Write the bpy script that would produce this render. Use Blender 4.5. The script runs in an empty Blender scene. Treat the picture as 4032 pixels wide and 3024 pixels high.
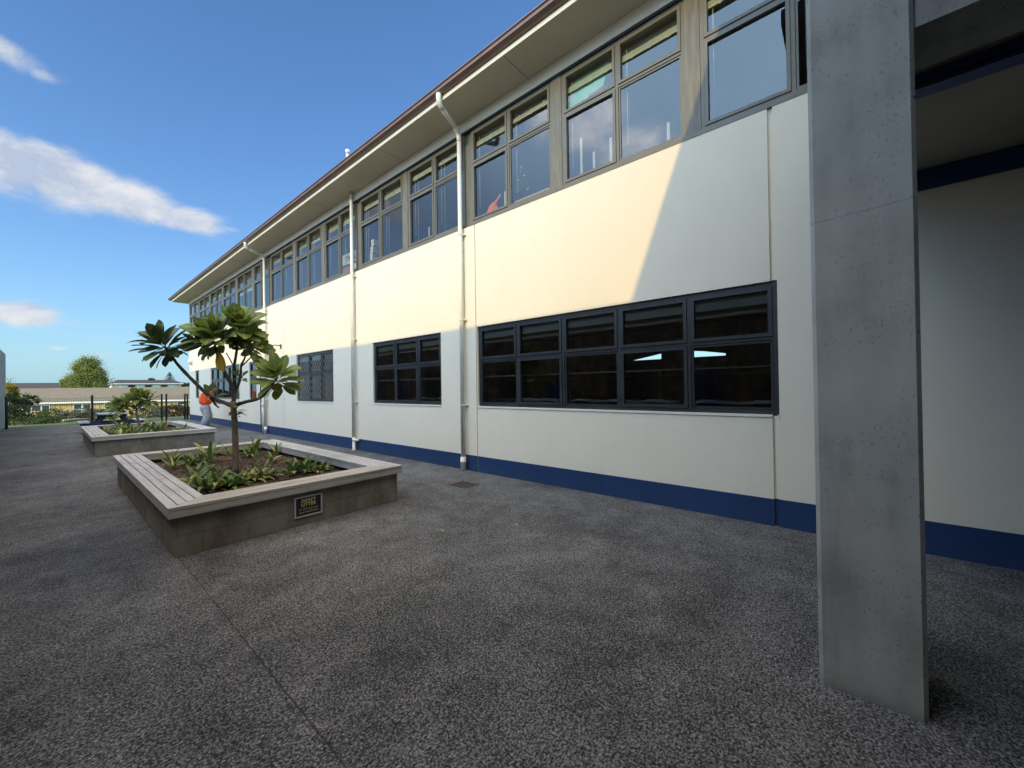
import bpy, math, random
from mathutils import Vector, Matrix
R_ = math.radians
random.seed(7)
scn = bpy.context.scene
COL = scn.collection

# ------------------------------------------------------------------ camera
# calibrated from the photograph's vanishing points: X = towards the facade, Y = along it, Z up
EYE = Vector((0, 0, 1.6)); F = 1550.0; CX, CY = 2016.0, 1512.0
_v1 = Vector(((190-CX)/F, (1550-CY)/F, 1)).normalized()
_v2 = Vector(((3190-CX)/F, (1550-3000*.0145-CY)/F, 1)).normalized()
_dn = _v1.cross(_v2).normalized()
if _dn.y < 0: _dn = -_dn
_Z = -_dn; _Y = _v1; _X = _Y.cross(_Z)
M3 = Matrix((_X, _Y, _Z))
def ray(px, py): return M3 @ Vector(((px-CX)/F, (py-CY)/F, 1))
def at(px, py, d): return EYE + ray(px, py)*d
def ground(px, py, z=0.0):
    r = ray(px, py); return EYE + r*((z-EYE.z)/r.z)
cam = bpy.data.cameras.new('camera'); cam.sensor_width = 36; cam.lens = F/4032*36
cam.clip_start = .03; cam.clip_end = 8000
co = bpy.data.objects.new('camera', cam); COL.objects.link(co)
right = M3 @ Vector((1, 0, 0)); up = M3 @ Vector((0, -1, 0)); back = M3 @ Vector((0, 0, -1))
mw = Matrix((right, up, back)).transposed().to_4x4(); mw.translation = EYE
co.matrix_world = mw
scn.camera = co

# ------------------------------------------------------------------ light
SUN_DIR = Vector((1, .139, -.38)).normalized()          # the way the light travels
sun = bpy.data.lights.new('sun', 'SUN'); sun.energy = 2.2; sun.angle = R_(.5); sun.color = (1, .68, .20)
so = bpy.data.objects.new('sun', sun); COL.objects.link(so)
so.rotation_euler = SUN_DIR.to_track_quat('-Z', 'Y').to_euler()
EL = math.asin(-SUN_DIR.z); AZ = math.atan2(-SUN_DIR.x, -SUN_DIR.y)

W = bpy.data.worlds.new('World'); scn.world = W; W.use_nodes = True
nt = W.node_tree; nt.nodes.clear()
def N(nt, t, **k):
    n = nt.nodes.new(t)
    for a, b in k.items(): setattr(n, a, b)
    return n
def L(nt, a, b): nt.links.new(a, b)
def MATH(nt, op, a, b=None, c=None):
    n = N(nt, 'ShaderNodeMath', operation=op)
    for i, v in enumerate((a, b, c)):
        if v is None: continue
        if isinstance(v, (int, float)): n.inputs[i].default_value = v
        else: L(nt, v, n.inputs[i])
    return n.outputs[0]
out = N(nt, 'ShaderNodeOutputWorld'); bg = N(nt, 'ShaderNodeBackground')
sky = N(nt, 'ShaderNodeTexSky', sky_type='NISHITA', sun_disc=False)
sky.sun_elevation = EL; sky.sun_rotation = AZ; sky.air_density = 1.15; sky.dust_density = .25; sky.ozone_density = 2.2
bg.inputs['Strength'].default_value = .15
tc = N(nt, 'ShaderNodeTexCoord'); sep = N(nt, 'ShaderNodeSeparateXYZ'); L(nt, tc.outputs['Generated'], sep.inputs[0])
X_, Y_, Z_ = sep.outputs
az = MATH(nt, 'MULTIPLY', MATH(nt, 'ARCTAN2', X_, Y_), 57.2958)
el = MATH(nt, 'MULTIPLY', MATH(nt, 'ARCSINE', Z_), 57.2958)
def noise(nt, vec, scale, detail=6, rough=.55, dist=0):
    n = N(nt, 'ShaderNodeTexNoise'); n.inputs['Scale'].default_value = scale; n.inputs['Detail'].default_value = detail
    n.inputs['Roughness'].default_value = rough; n.inputs['Distortion'].default_value = dist
    if vec is not None: L(nt, vec, n.inputs['Vector'])
    return n
cmb = N(nt, 'ShaderNodeCombineXYZ'); L(nt, MATH(nt, 'MULTIPLY', az, .55), cmb.inputs[0]); L(nt, el, cmb.inputs[1])
nz = noise(nt, cmb.outputs[0], .28, 10, .64, .35).outputs['Fac']
nzw = noise(nt, cmb.outputs[0], .1, 4, .5).outputs['Fac']
total = None
# azimuth, elevation, half widths, weight
CLOUDS = [(-7, 20.6, 4.0, 2.2, 1.6), (-3, 18.7, 4, 1.5, 1.0), (3.5, 18.6, 5, 1.3, .9), (9, 18.0, 4, .9, .7), (0, 21.3, 3, 1.2, 1.2), (-3, 20.0, 3.6, 2.2, 1.6), (1.5, 19.7, 3.6, 2.1, 1.6), (6, 19.3, 3.6, 1.8, 1.5), (10.5, 18.7, 3.0, 1.3, 1.3), (13.8, 18.6, 2, .4, .5), (5, 18.6, 5, .9, .4),
          (-2.6, 28.4, 2.2, 1.2, .9), (-.4, 27.7, 1.2, .6, .5), (-4.5, 29.4, 1.6, .8, .5), (-1.4, 7.3, 2.3, 1.2, 1.3), (2.6, 6.9, 2.6, .5, .55), (.3, 4.3, 1.2, .25, .5), (3.2, 3.9, 1.8, .28, .5),
          (2.2, 5.7, 1.6, .3, .35), (11, 17.3, 4, .6, .3), (-7, 6, 3, 1, .8),
          (-61, 33.4, 5.5, 3.4, 1.0), (-67, 30, 5, 2.6, 1.0), (-55, 35, 4, 3, .9), (-30, 24, 8, 2.5, .8), (-40, 14, 10, 2.5, .7)]
for a, e, sa, se, w in CLOUDS:
    da = MATH(nt, 'MULTIPLY', MATH(nt, 'SUBTRACT', az, float(a)), 1/sa)
    de = MATH(nt, 'MULTIPLY', MATH(nt, 'SUBTRACT', el, float(e)), 1/se)
    q = MATH(nt, 'ADD', MATH(nt, 'MULTIPLY', da, da), MATH(nt, 'MULTIPLY', de, de))
    g = MATH(nt, 'MULTIPLY', MATH(nt, 'EXPONENT', MATH(nt, 'MULTIPLY', q, -1.0)), w)
    total = g if total is None else MATH(nt, 'MAXIMUM', total, g)
den = MATH(nt, 'ADD', total, MATH(nt, 'MULTIPLY', MATH(nt, 'SUBTRACT', nz, .5), 1.15))
mr = N(nt, 'ShaderNodeMapRange', interpolation_type='SMOOTHSTEP'); L(nt, den, mr.inputs[0])
mr.inputs[1].default_value = .17; mr.inputs[2].default_value = .98; mr.inputs[3].default_value = 0; mr.inputs[4].default_value = .92
gate = MATH(nt, 'MULTIPLY', mr.outputs[0], MATH(nt, 'GREATER_THAN', total, .02))
# clear blue air, paler and hazier towards the horizon
tint = N(nt, 'ShaderNodeMix', data_type='RGBA', blend_type='MULTIPLY'); tint.inputs[0].default_value = 1; L(nt, sky.outputs[0], tint.inputs[6]); tint.inputs[7].default_value = (.83, 1.125, 1.49, 1)
hz = N(nt, 'ShaderNodeMix', data_type='RGBA'); L(nt, MATH(nt, 'MULTIPLY', MATH(nt, 'EXPONENT', MATH(nt, 'MULTIPLY', MATH(nt, 'MAXIMUM', el, 0.0), -.16)), .95), hz.inputs[0]); L(nt, tint.outputs[2], hz.inputs[6]); hz.inputs[7].default_value = (2.3, 4.0, 5.2, 1)
# added bright bank on the sun's side of the sky, unseen behind the camera: it lifts the shaded court and mirrors in the upper windows
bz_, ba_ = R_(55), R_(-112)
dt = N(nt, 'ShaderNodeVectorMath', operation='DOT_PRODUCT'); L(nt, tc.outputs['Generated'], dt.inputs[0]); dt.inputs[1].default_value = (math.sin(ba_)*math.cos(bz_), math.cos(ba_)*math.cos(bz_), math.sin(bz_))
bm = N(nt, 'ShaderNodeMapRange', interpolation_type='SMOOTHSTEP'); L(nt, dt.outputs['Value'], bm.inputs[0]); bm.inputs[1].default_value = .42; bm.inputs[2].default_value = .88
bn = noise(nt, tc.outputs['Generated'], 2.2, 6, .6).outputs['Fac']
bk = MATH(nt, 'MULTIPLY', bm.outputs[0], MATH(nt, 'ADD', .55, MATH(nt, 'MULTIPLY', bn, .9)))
fill_bank = N(nt, 'ShaderNodeMix', data_type='RGBA', blend_type='ADD'); L(nt, MATH(nt, 'MINIMUM', bk, 1.0), fill_bank.inputs[0]); L(nt, hz.outputs[2], fill_bank.inputs[6])
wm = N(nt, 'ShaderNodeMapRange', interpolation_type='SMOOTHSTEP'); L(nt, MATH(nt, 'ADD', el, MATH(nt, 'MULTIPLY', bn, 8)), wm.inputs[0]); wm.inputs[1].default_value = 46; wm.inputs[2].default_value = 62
bcol = N(nt, 'ShaderNodeMix', data_type='RGBA'); L(nt, wm.outputs[0], bcol.inputs[0]); bcol.inputs[6].default_value = (8.6, 12.8, 16.2, 1); bcol.inputs[7].default_value = (23, 18.6, 13.2, 1); L(nt, bcol.outputs[2], fill_bank.inputs[7])
# thin bright haze added to the western sky, out of frame, for the far upper windows to mirror
vm = N(nt, 'ShaderNodeMapRange', interpolation_type='SMOOTHSTEP'); L(nt, az, vm.inputs[0]); vm.inputs[1].default_value = -9; vm.inputs[2].default_value = -30; vm.inputs[3].default_value = 0; vm.inputs[4].default_value = 1
veil = N(nt, 'ShaderNodeMix', data_type='RGBA', blend_type='ADD'); L(nt, MATH(nt, 'MULTIPLY', vm.outputs[0], MATH(nt, 'MULTIPLY', bn, 1.3)), veil.inputs[0]); L(nt, hz.outputs[2], veil.inputs[6]); veil.inputs[7].default_value = (3.2, 3.7, 3.8, 1); L(nt, veil.outputs[2], fill_bank.inputs[6])
cl = N(nt, 'ShaderNodeMix', data_type='RGBA'); cl.inputs[6].default_value = (3.3, 3.8, 4.7, 1); cl.inputs[7].default_value = (5.5, 5.5, 5.6, 1)
mc = N(nt, 'ShaderNodeMapRange'); L(nt, nz, mc.inputs[0]); mc.inputs[1].default_value = .38; mc.inputs[2].default_value = .62; L(nt, mc.outputs[0], cl.inputs[0])
mx = N(nt, 'ShaderNodeMix', data_type='RGBA'); L(nt, gate, mx.inputs[0]); L(nt, fill_bank.outputs[2], mx.inputs[6])
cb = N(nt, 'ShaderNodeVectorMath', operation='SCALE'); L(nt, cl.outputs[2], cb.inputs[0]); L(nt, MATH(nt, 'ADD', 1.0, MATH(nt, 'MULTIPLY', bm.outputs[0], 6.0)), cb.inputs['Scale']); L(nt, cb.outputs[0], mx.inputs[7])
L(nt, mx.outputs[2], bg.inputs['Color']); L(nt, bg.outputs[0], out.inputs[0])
scn.view_settings.view_transform = 'Standard'; scn.view_settings.look = 'None'
scn.view_settings.exposure = .06; scn.view_settings.gamma = 1
scn.cycles.max_bounces = 8; scn.cycles.transparent_max_bounces = 16; scn.cycles.diffuse_bounces = 5
scn.cycles.use_denoising = True

# ------------------------------------------------------------------ materials
MATS = {}
def newmat(name):
    m = bpy.data.materials.new(name); m.use_nodes = True; nt = m.node_tree
    return m, nt, nt.nodes['Principled BSDF']
def ramp(nt, fac, stops):
    r = N(nt, 'ShaderNodeValToRGB'); L(nt, fac, r.inputs[0])
    while len(r.color_ramp.elements) < len(stops): r.color_ramp.elements.new(.5)
    for e_, (p, c) in zip(r.color_ramp.elements, stops): e_.position = p; e_.color = (*c, 1)
    return r.outputs[0]
def obvec(nt, scale=(1, 1, 1), rot=(0, 0, 0), geo=False):
    if geo:
        g = N(nt, 'ShaderNodeNewGeometry').outputs['Position']
    else:
        g = N(nt, 'ShaderNodeTexCoord').outputs['Object']
    m = N(nt, 'ShaderNodeMapping'); m.inputs['Scale'].default_value = scale; m.inputs['Rotation'].default_value = rot
    L(nt, g, m.inputs['Vector']); return m.outputs[0]
def bump(nt, bsdf, h, strength, dist=.01):
    b = N(nt, 'ShaderNodeBump'); b.inputs['Strength'].default_value = strength; b.inputs['Distance'].default_value = dist
    L(nt, h, b.inputs['Height']); L(nt, b.outputs[0], bsdf.inputs['Normal'])
def M(name, c1, c2=None, scale=4, rough=.6, detail=6, stretch=(1, 1, 1), lo=.35, hi=.65, bmp=0, bscale=None, spec=.5, metal=0, geo=False):
    if name in MATS: return MATS[name]
    m, nt, b = newmat(name); b.inputs['Roughness'].default_value = rough; b.inputs['Specular IOR Level'].default_value = spec
    b.inputs['Metallic'].default_value = metal
    if c2 is None: c2 = tuple(x*.82 for x in c1)
    v = obvec(nt, stretch, geo=geo); n = noise(nt, v, scale, detail)
    L(nt, ramp(nt, n.outputs['Fac'], [(lo, c1), (hi, c2)]), b.inputs['Base Color'])
    if bmp:
        n2 = noise(nt, v, bscale or scale*6, 4); bump(nt, b, n2.outputs['Fac'], bmp)
    MATS[name] = m; return m

def mat_paving():
    m, nt, b = newmat('paving'); b.inputs['Roughness'].default_value = .8; b.inputs['Specular IOR Level'].default_value = .3
    v = obvec(nt, geo=True)
    n1 = noise(nt, v, 84, 3, .66).outputs['Fac']; vo = N(nt, 'ShaderNodeTexVoronoi'); vo.inputs['Scale'].default_value = 125; L(nt, v, vo.inputs['Vector'])
    vc = N(nt, 'ShaderNodeSeparateColor'); L(nt, vo.outputs['Color'], vc.inputs[0])
    s = MATH(nt, 'ADD', MATH(nt, 'MULTIPLY', n1, .95), MATH(nt, 'MULTIPLY', vc.outputs[0], .26))
    big = noise(nt, v, .7, 5, .6).outputs['Fac']; mid = noise(nt, v, 3.2, 5, .6).outputs['Fac']
    s2 = MATH(nt, 'ADD', s, MATH(nt, 'MULTIPLY', MATH(nt, 'SUBTRACT', mid, .5), .22))
    s2 = MATH(nt, 'ADD', s2, MATH(nt, 'MULTIPLY', MATH(nt, 'SUBTRACT', big, .5), .24))
    col = ramp(nt, s2, [(.44, (.010, .011, .013)), (.55, (.041, .044, .048)), (.67, (.135, .142, .152)), (.84, (.31, .315, .325))])
    # saw-cut joint lines and a damp bluish patch beside the first planter
    sp = N(nt, 'ShaderNodeSeparateXYZ'); L(nt, v, sp.inputs[0])
    def line(val, at_, w): return MATH(nt, 'LESS_THAN', MATH(nt, 'ABSOLUTE', MATH(nt, 'SUBTRACT', val, at_)), w)
    wob = MATH(nt, 'MULTIPLY', MATH(nt, 'SUBTRACT', mid, .5), .014)
    xw = MATH(nt, 'ADD', sp.outputs[0], wob); yw = MATH(nt, 'ADD', sp.outputs[1], wob)
    ln = MATH(nt, 'MAXIMUM', line(xw, .81, .0045), MATH(nt, 'MULTIPLY', line(xw, 4.87, .006), MATH(nt, 'LESS_THAN', sp.outputs[1], .6)))
    ln = MATH(nt, 'MAXIMUM', ln, line(yw, 12.1, .006))
    mixl = N(nt, 'ShaderNodeMix', data_type='RGBA'); L(nt, MATH(nt, 'MULTIPLY', ln, .72), mixl.inputs[0]); L(nt, col, mixl.inputs[6]); mixl.inputs[7].default_value = (.015, .015, .016, 1)
    dx = MATH(nt, 'MULTIPLY', MATH(nt, 'SUBTRACT', sp.outputs[0], .25), 1.6); dy = MATH(nt, 'MULTIPLY', MATH(nt, 'SUBTRACT', sp.outputs[1], 5.6), .75)
    dd = MATH(nt, 'ADD', MATH(nt, 'MULTIPLY', dx, dx), MATH(nt, 'MULTIPLY', dy, dy))
    wet = MATH(nt, 'EXPONENT', MATH(nt, 'MULTIPLY', MATH(nt, 'ADD', dd, MATH(nt, 'MULTIPLY', MATH(nt, 'SUBTRACT', mid, .5), 1.2)), -1.3))
    mw_ = N(nt, 'ShaderNodeMix', data_type='RGBA', blend_type='MULTIPLY'); L(nt, MATH(nt, 'MINIMUM', MATH(nt, 'MULTIPLY', wet, .8), .7), mw_.inputs[0]); L(nt, mixl.outputs[2], mw_.inputs[6]); mw_.inputs[7].default_value = (.42, .50, .66, 1)
    # tyre-wide scuffs, old stains and a few pale chips of spilt mortar
    stn = ramp(nt, noise(nt, v, 1.7, 7, .7, .6).outputs['Fac'], [(.30, (.62, .62, .62)), (.43, (1, 1, 1)), (.60, (1, 1, 1)), (.72, (1.22, 1.2, 1.16))])
    ms_ = N(nt, 'ShaderNodeMix', data_type='RGBA', blend_type='MULTIPLY'); ms_.inputs[0].default_value = 1; L(nt, mw_.outputs[2], ms_.inputs[6]); L(nt, stn, ms_.inputs[7])
    L(nt, ms_.outputs[2], b.inputs['Base Color'])
    bump(nt, b, s, .6, .006); return m
def mat_wall(name, c1, c2, gloss=.75, dirtk=.7):
    m, nt, b = newmat(name); b.inputs['Roughness'].default_value = gloss; b.inputs['Specular IOR Level'].default_value = .3
    v = obvec(nt, geo=True); n = noise(nt, v, .9, 6, .6).outputs['Fac']
    vs = obvec(nt, (1, 2.2, .25), geo=True); st = noise(nt, vs, 2.5, 5, .6).outputs['Fac']
    k = MATH(nt, 'ADD', MATH(nt, 'MULTIPLY', n, .8), MATH(nt, 'MULTIPLY', st, .2))
    col = ramp(nt, k, [(.35, c1), (.66, c2)])
    # splash dirt just above the ground and small scuffs
    sp = N(nt, 'ShaderNodeSeparateXYZ'); L(nt, v, sp.inputs[0]); nd = noise(nt, v, 11, 7, .7).outputs['Fac']
    sd_ = MATH(nt, 'MULTIPLY', MATH(nt, 'EXPONENT', MATH(nt, 'MULTIPLY', MATH(nt, 'MAXIMUM', sp.outputs[2], 0.0), -5.0)), MATH(nt, 'MULTIPLY', MATH(nt, 'SUBTRACT', nd, .25), dirtk))
    sc_ = MATH(nt, 'MULTIPLY', MATH(nt, 'GREATER_THAN', noise(nt, obvec(nt, (1, .5, 1.6), geo=True), 13, 8, .75).outputs['Fac'], .70), .12)
    md = N(nt, 'ShaderNodeMix', data_type='RGBA'); L(nt, MATH(nt, 'MINIMUM', MATH(nt, 'MAXIMUM', sd_, sc_), .6), md.inputs[0]); L(nt, col, md.inputs[6]); md.inputs[7].default_value = (.20, .185, .165, 1)
    L(nt, md.outputs[2], b.inputs['Base Color'])
    n2 = noise(nt, v, 60, 4, .65).outputs['Fac']; bump(nt, b, n2, .35, .006); return m
def mat_block(name, c1, c2, mortar, bw=.4, bh=.2, axis='x', rough=.9, offs=0.0):
    m, nt, b = newmat(name); b.inputs['Roughness'].default_value = rough; b.inputs['Specular IOR Level'].default_value = .2
    g = N(nt, 'ShaderNodeNewGeometry'); sp = N(nt, 'ShaderNodeSeparateXYZ'); L(nt, g.outputs['Position'], sp.inputs[0])
    nm = N(nt, 'ShaderNodeSeparateXYZ'); L(nt, g.outputs['Normal'], nm.inputs[0])
    # run the courses along whichever wall the face belongs to
    isx = MATH(nt, 'GREATER_THAN', MATH(nt, 'ABSOLUTE', nm.outputs[0]), .7)
    u = MATH(nt, 'ADD', MATH(nt, 'MULTIPLY', sp.outputs[1], isx), MATH(nt, 'MULTIPLY', sp.outputs[0], MATH(nt, 'SUBTRACT', 1.0, isx)))
    c = N(nt, 'ShaderNodeCombineXYZ'); L(nt, MATH(nt, 'ADD', u, offs), c.inputs[0]); L(nt, sp.outputs[2], c.inputs[1])
    br = N(nt, 'ShaderNodeTexBrick'); L(nt, c.outputs[0], br.inputs['Vector']); br.inputs['Scale'].default_value = 1
    br.inputs['Brick Width'].default_value = bw; br.inputs['Row Height'].default_value = bh; br.inputs['Mortar Size'].default_value = .006; br.inputs['Mortar Smooth'].default_value = .3
    br.inputs['Color1'].default_value = (*c1, 1); br.inputs['Color2'].default_value = (*c2, 1); br.inputs['Mortar'].default_value = (*mortar, 1)
    v = obvec(nt, (1, 1, .6), geo=True); n = noise(nt, v, 3, 7, .65).outputs['Fac']
    mx = N(nt, 'ShaderNodeMix', data_type='RGBA', blend_type='MULTIPLY'); mx.inputs[0].default_value = 1; L(nt, br.outputs['Color'], mx.inputs[6])
    L(nt, ramp(nt, n, [(.3, (.55, .5, .45)), (.62, (1.1, 1.1, 1.1))]), mx.inputs[7]); L(nt, mx.outputs[2], b.inputs['Base Color'])
    n2 = noise(nt, v, 70, 3, .6).outputs['Fac']
    h = MATH(nt, 'SUBTRACT', MATH(nt, 'MULTIPLY', n2, .4), br.outputs['Fac']); bump(nt, b, h, .5, .008); return m
def mat_wood(name, c1, c2, axis):
    m, nt, b = newmat(name); b.inputs['Roughness'].default_value = .75; b.inputs['Specular IOR Level'].default_value = .3
    s = (1.2, 30, 30) if axis == 'x' else (30, 1.2, 30)
    v = obvec(nt, s, geo=True); n = noise(nt, v, 1.3, 6, .7).outputs['Fac']
    v2 = obvec(nt, (.9, .9, .9), geo=True); n2 = noise(nt, v2, 2.2, 4, .6).outputs['Fac']
    k = MATH(nt, 'ADD', MATH(nt, 'MULTIPLY', n, .65), MATH(nt, 'MULTIPLY', n2, .35))
    L(nt, ramp(nt, k, [(.3, c1), (.52, c2), (.72, tuple(x*1.15 for x in c2))]), b.inputs['Base Color']); bump(nt, b, n, .3, .004); return m
def mat_concrete(name, base):
    m, nt, b = newmat(name); b.inputs['Roughness'].default_value = .7; b.inputs['Specular IOR Level'].default_value = .35
    v = obvec(nt, geo=True); n = noise(nt, v, 2.2, 8, .65).outputs['Fac']; vs = obvec(nt, (5, 5, .7), geo=True); st = noise(nt, vs, 1.5, 5, .6).outputs['Fac']
    k = MATH(nt, 'ADD', MATH(nt, 'MULTIPLY', n, .6), MATH(nt, 'MULTIPLY', st, .4))
    col = ramp(nt, k, [(.33, tuple(x*.62 for x in base)), (.5, base), (.68, tuple(x*1.22 for x in base))])
    # bug holes: rare small pits
    vo = N(nt, 'ShaderNodeTexVoronoi'); vo.inputs['Scale'].default_value = 21; vo.inputs['Randomness'].default_value = 1; L(nt, obvec(nt, (1, 1, .8), geo=True), vo.inputs['Vector'])
    cc = N(nt, 'ShaderNodeSeparateColor'); L(nt, vo.outputs['Color'], cc.inputs[0])
    rad = MATH(nt, 'MULTIPLY', MATH(nt, 'MAXIMUM', MATH(nt, 'SUBTRACT', cc.outputs[0], .50), 0.0), .30)
    d_ = MATH(nt, 'ADD', vo.outputs['Distance'], MATH(nt, 'MULTIPLY', MATH(nt, 'SUBTRACT', noise(nt, v, 60, 2).outputs['Fac'], .5), .12))
    hole = MATH(nt, 'LESS_THAN', d_, rad)
    fine = MATH(nt, 'GREATER_THAN', noise(nt, obvec(nt, (1, 1, .7), geo=True), 60, 5, .75).outputs['Fac'], .60)
    patch = MATH(nt, 'GREATER_THAN', noise(nt, v, 3, 2).outputs['Fac'], .5)
    h2 = MATH(nt, 'MAXIMUM', hole, MATH(nt, 'MULTIPLY', MATH(nt, 'MULTIPLY', fine, patch), .5))
    # pour line running slightly uphill across the face
    sp = N(nt, 'ShaderNodeSeparateXYZ'); L(nt, v, sp.inputs[0])
    pl = MATH(nt, 'ADD', sp.outputs[2], MATH(nt, 'ADD', MATH(nt, 'MULTIPLY', sp.outputs[1], .05), MATH(nt, 'MULTIPLY', MATH(nt, 'SUBTRACT', n, .5), .05)))
    ln = MATH(nt, 'MULTIPLY', MATH(nt, 'LESS_THAN', MATH(nt, 'ABSOLUTE', MATH(nt, 'SUBTRACT', pl, 2.46)), .003), MATH(nt, 'MULTIPLY', noise(nt, v, 5, 3).outputs['Fac'], .75))
    h2 = MATH(nt, 'MAXIMUM', h2, ln)
    dirt = MATH(nt, 'MULTIPLY', MATH(nt, 'EXPONENT', MATH(nt, 'MULTIPLY', sp.outputs[2], -22.0)), MATH(nt, 'MULTIPLY', noise(nt, v, 9, 6, .7).outputs['Fac'], 1.1)); h2 = MATH(nt, 'MAXIMUM', h2, dirt)
    mx = N(nt, 'ShaderNodeMix', data_type='RGBA'); L(nt, h2, mx.inputs[0]); L(nt, col, mx.inputs[6]); mx.inputs[7].default_value = (*[x*.3 for x in base], 1)
    L(nt, mx.outputs[2], b.inputs['Base Color']); bump(nt, b, MATH(nt, 'SUBTRACT', MATH(nt, 'MULTIPLY', n, .5), h2), .5, .006); return m
def mat_leaf(name, c1, c2, rib, sss=.25, scale=5, gloss=.4):
    m, nt, b = newmat(name); b.inputs['Roughness'].default_value = gloss; b.inputs['Specular IOR Level'].default_value = .4
    uv = N(nt, 'ShaderNodeUVMap'); sp = N(nt, 'ShaderNodeSeparateXYZ'); L(nt, uv.outputs[0], sp.inputs[0])
    n = noise(nt, obvec(nt), scale, 4).outputs['Fac']; col = ramp(nt, n, [(.35, c1), (.65, c2)])
    a = MATH(nt, 'ABSOLUTE', MATH(nt, 'SUBTRACT', sp.outputs[0], .5))
    mid = MATH(nt, 'LESS_THAN', a, .035)
    ve = MATH(nt, 'FRACT', MATH(nt, 'ADD', MATH(nt, 'MULTIPLY', sp.outputs[1], 9), MATH(nt, 'MULTIPLY', a, -3.5)))
    vein = MATH(nt, 'MULTIPLY', MATH(nt, 'LESS_THAN', ve, .12), .35)
    k = MATH(nt, 'MAXIMUM', MATH(nt, 'MULTIPLY', mid, .8), vein)
    mx = N(nt, 'ShaderNodeMix', data_type='RGBA'); L(nt, k, mx.inputs[0]); L(nt, col, mx.inputs[6]); mx.inputs[7].default_value = (*rib, 1)
    L(nt, mx.outputs[2], b.inputs['Base Color'])
    tr = N(nt, 'ShaderNodeBsdfTranslucent'); L(nt, mx.outputs[2], tr.inputs[0]); ms = N(nt, 'ShaderNodeMixShader'); ms.inputs[0].default_value = sss
    L(nt, b.outputs[0], ms.inputs[1]); L(nt, tr.outputs[0], ms.inputs[2]); L(nt, ms.outputs[0], nt.nodes['Material Output'].inputs[0]); return m
def mat_foliage(name, c1, c2, scale=1.2, sss=.3):
    m, nt, b = newmat(name); b.inputs['Roughness'].default_value = .6; b.inputs['Specular IOR Level'].default_value = .25
    n = noise(nt, obvec(nt, geo=True), scale, 5, .7).outputs['Fac']; col = ramp(nt, n, [(.3, c1), (.7, c2)])
    L(nt, col, b.inputs['Base Color'])
    tr = N(nt, 'ShaderNodeBsdfTranslucent'); L(nt, col, tr.inputs[0]); ms = N(nt, 'ShaderNodeMixShader'); ms.inputs[0].default_value = sss
    L(nt, b.outputs[0], ms.inputs[1]); L(nt, tr.outputs[0], ms.inputs[2]); L(nt, ms.outputs[0], nt.nodes['Material Output'].inputs[0]); return m
def mat_glass(name, ior=1.7, tint=(.82, .88, .86)):
    m, nt, b = newmat(name); nt.nodes.remove(b)
    fr = N(nt, 'ShaderNodeFresnel'); fr.inputs[0].default_value = ior
    gl = N(nt, 'ShaderNodeBsdfGlossy'); gl.inputs['Roughness'].default_value = .0; gl.inputs['Color'].default_value = (.95, .97, 1, 1)
    tr = N(nt, 'ShaderNodeBsdfTransparent'); tr.inputs[0].default_value = (*tint, 1)
    ms = N(nt, 'ShaderNodeMixShader'); L(nt, fr.outputs[0], ms.inputs[0]); L(nt, tr.outputs[0], ms.inputs[1]); L(nt, gl.outputs[0], ms.inputs[2])
    # float glass is never quite flat
    nb = noise(nt, obvec(nt, geo=True), .9, 2, .5).outputs['Fac']; bp = N(nt, 'ShaderNodeBump'); bp.inputs['Strength'].default_value = .04; bp.inputs['Distance'].default_value = .02
    L(nt, nb, bp.inputs['Height']); L(nt, bp.outputs[0], gl.inputs['Normal'])
    L(nt, ms.outputs[0], nt.nodes['Material Output'].inputs[0]); return m

m_pave = mat_paving()
m_wall = mat_wall('wall_paint', (.83, .77, .64), (.785, .728, .605))
m_wallblue = mat_wall('blue_paint', (.017, .050, .145), (.012, .038, .115), .45, .22)
m_frame = M('window_frame_grey', (.155, .148, .118), (.13, .125, .10), 3, .42)
m_frame2 = M('window_frame_charcoal', (.040, .045, .050), (.028, .031, .035), 3, .33)
m_post = M('weathered_frame_panel', (.19, .18, .14), (.12, .115, .095), 7, .5, 7, (1, 3, .35))
m_glass = mat_glass('window_glass', 1.85, (.86, .90, .88))
m_glass2 = mat_glass('dark_window_glass', 1.75, (.9, .92, .9))
m_soffit = M('soffit_paint', (.66, .60, .46), (.60, .55, .42), 1.2, .7)
m_fascia = M('fascia_paint', (.80, .79, .70), (.74, .72, .62), 2, .5)
m_gutter = M('gutter_brown', (.17, .105, .085), (.13, .08, .067), 3, .35)
m_roof = M('roof_brown', (.11, .065, .055), (.08, .05, .045), 3, .5)
m_pipe = M('pipe_paint', (.78, .745, .64), (.72, .69, .59), 3, .45)
m_white = M('white_plastic', (.78, .80, .78), (.7, .72, .7), 4, .5)
m_conc = mat_concrete('column_concrete', (.385, .39, .37))
m_conc2 = mat_concrete('beam_concrete', (.30, .30, .29))
m_ceil = M('walkway_ceiling', (.30, .275, .235), (.25, .23, .195), 2, .8)
m_steelblue = M('steel_blue_paint', (.018, .04, .15), (.015, .033, .125), 2, .45)
m_planter = mat_block('planter_block', (.20, .19, .165), (.225, .215, .19), (.165, .155, .135), .4, .2)
m_blockdark = mat_block('brown_block', (.21, .175, .14), (.25, .21, .17), (.13, .115, .095), .4, .2)
m_inner = mat_block('inner_block', (.42, .32, .22), (.47, .36, .26), (.28, .22, .16), .4, .2)
m_woodx = mat_wood('weathered_wood_x', (.17, .16, .14), (.40, .385, .36), 'x')
m_woody = mat_wood('weathered_wood_y', (.20, .205, .22), (.42, .43, .455), 'y')
m_soil = M('bark_mulch', (.035, .022, .016), (.13, .085, .062), 26, .95, 5, lo=.35, hi=.7, bmp=.9, bscale=40)
m_bark = M('tree_bark', (.20, .155, .12), (.10, .08, .062), 14, .85, 6, stretch=(1, 1, .5), bmp=.5, bscale=30)
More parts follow.
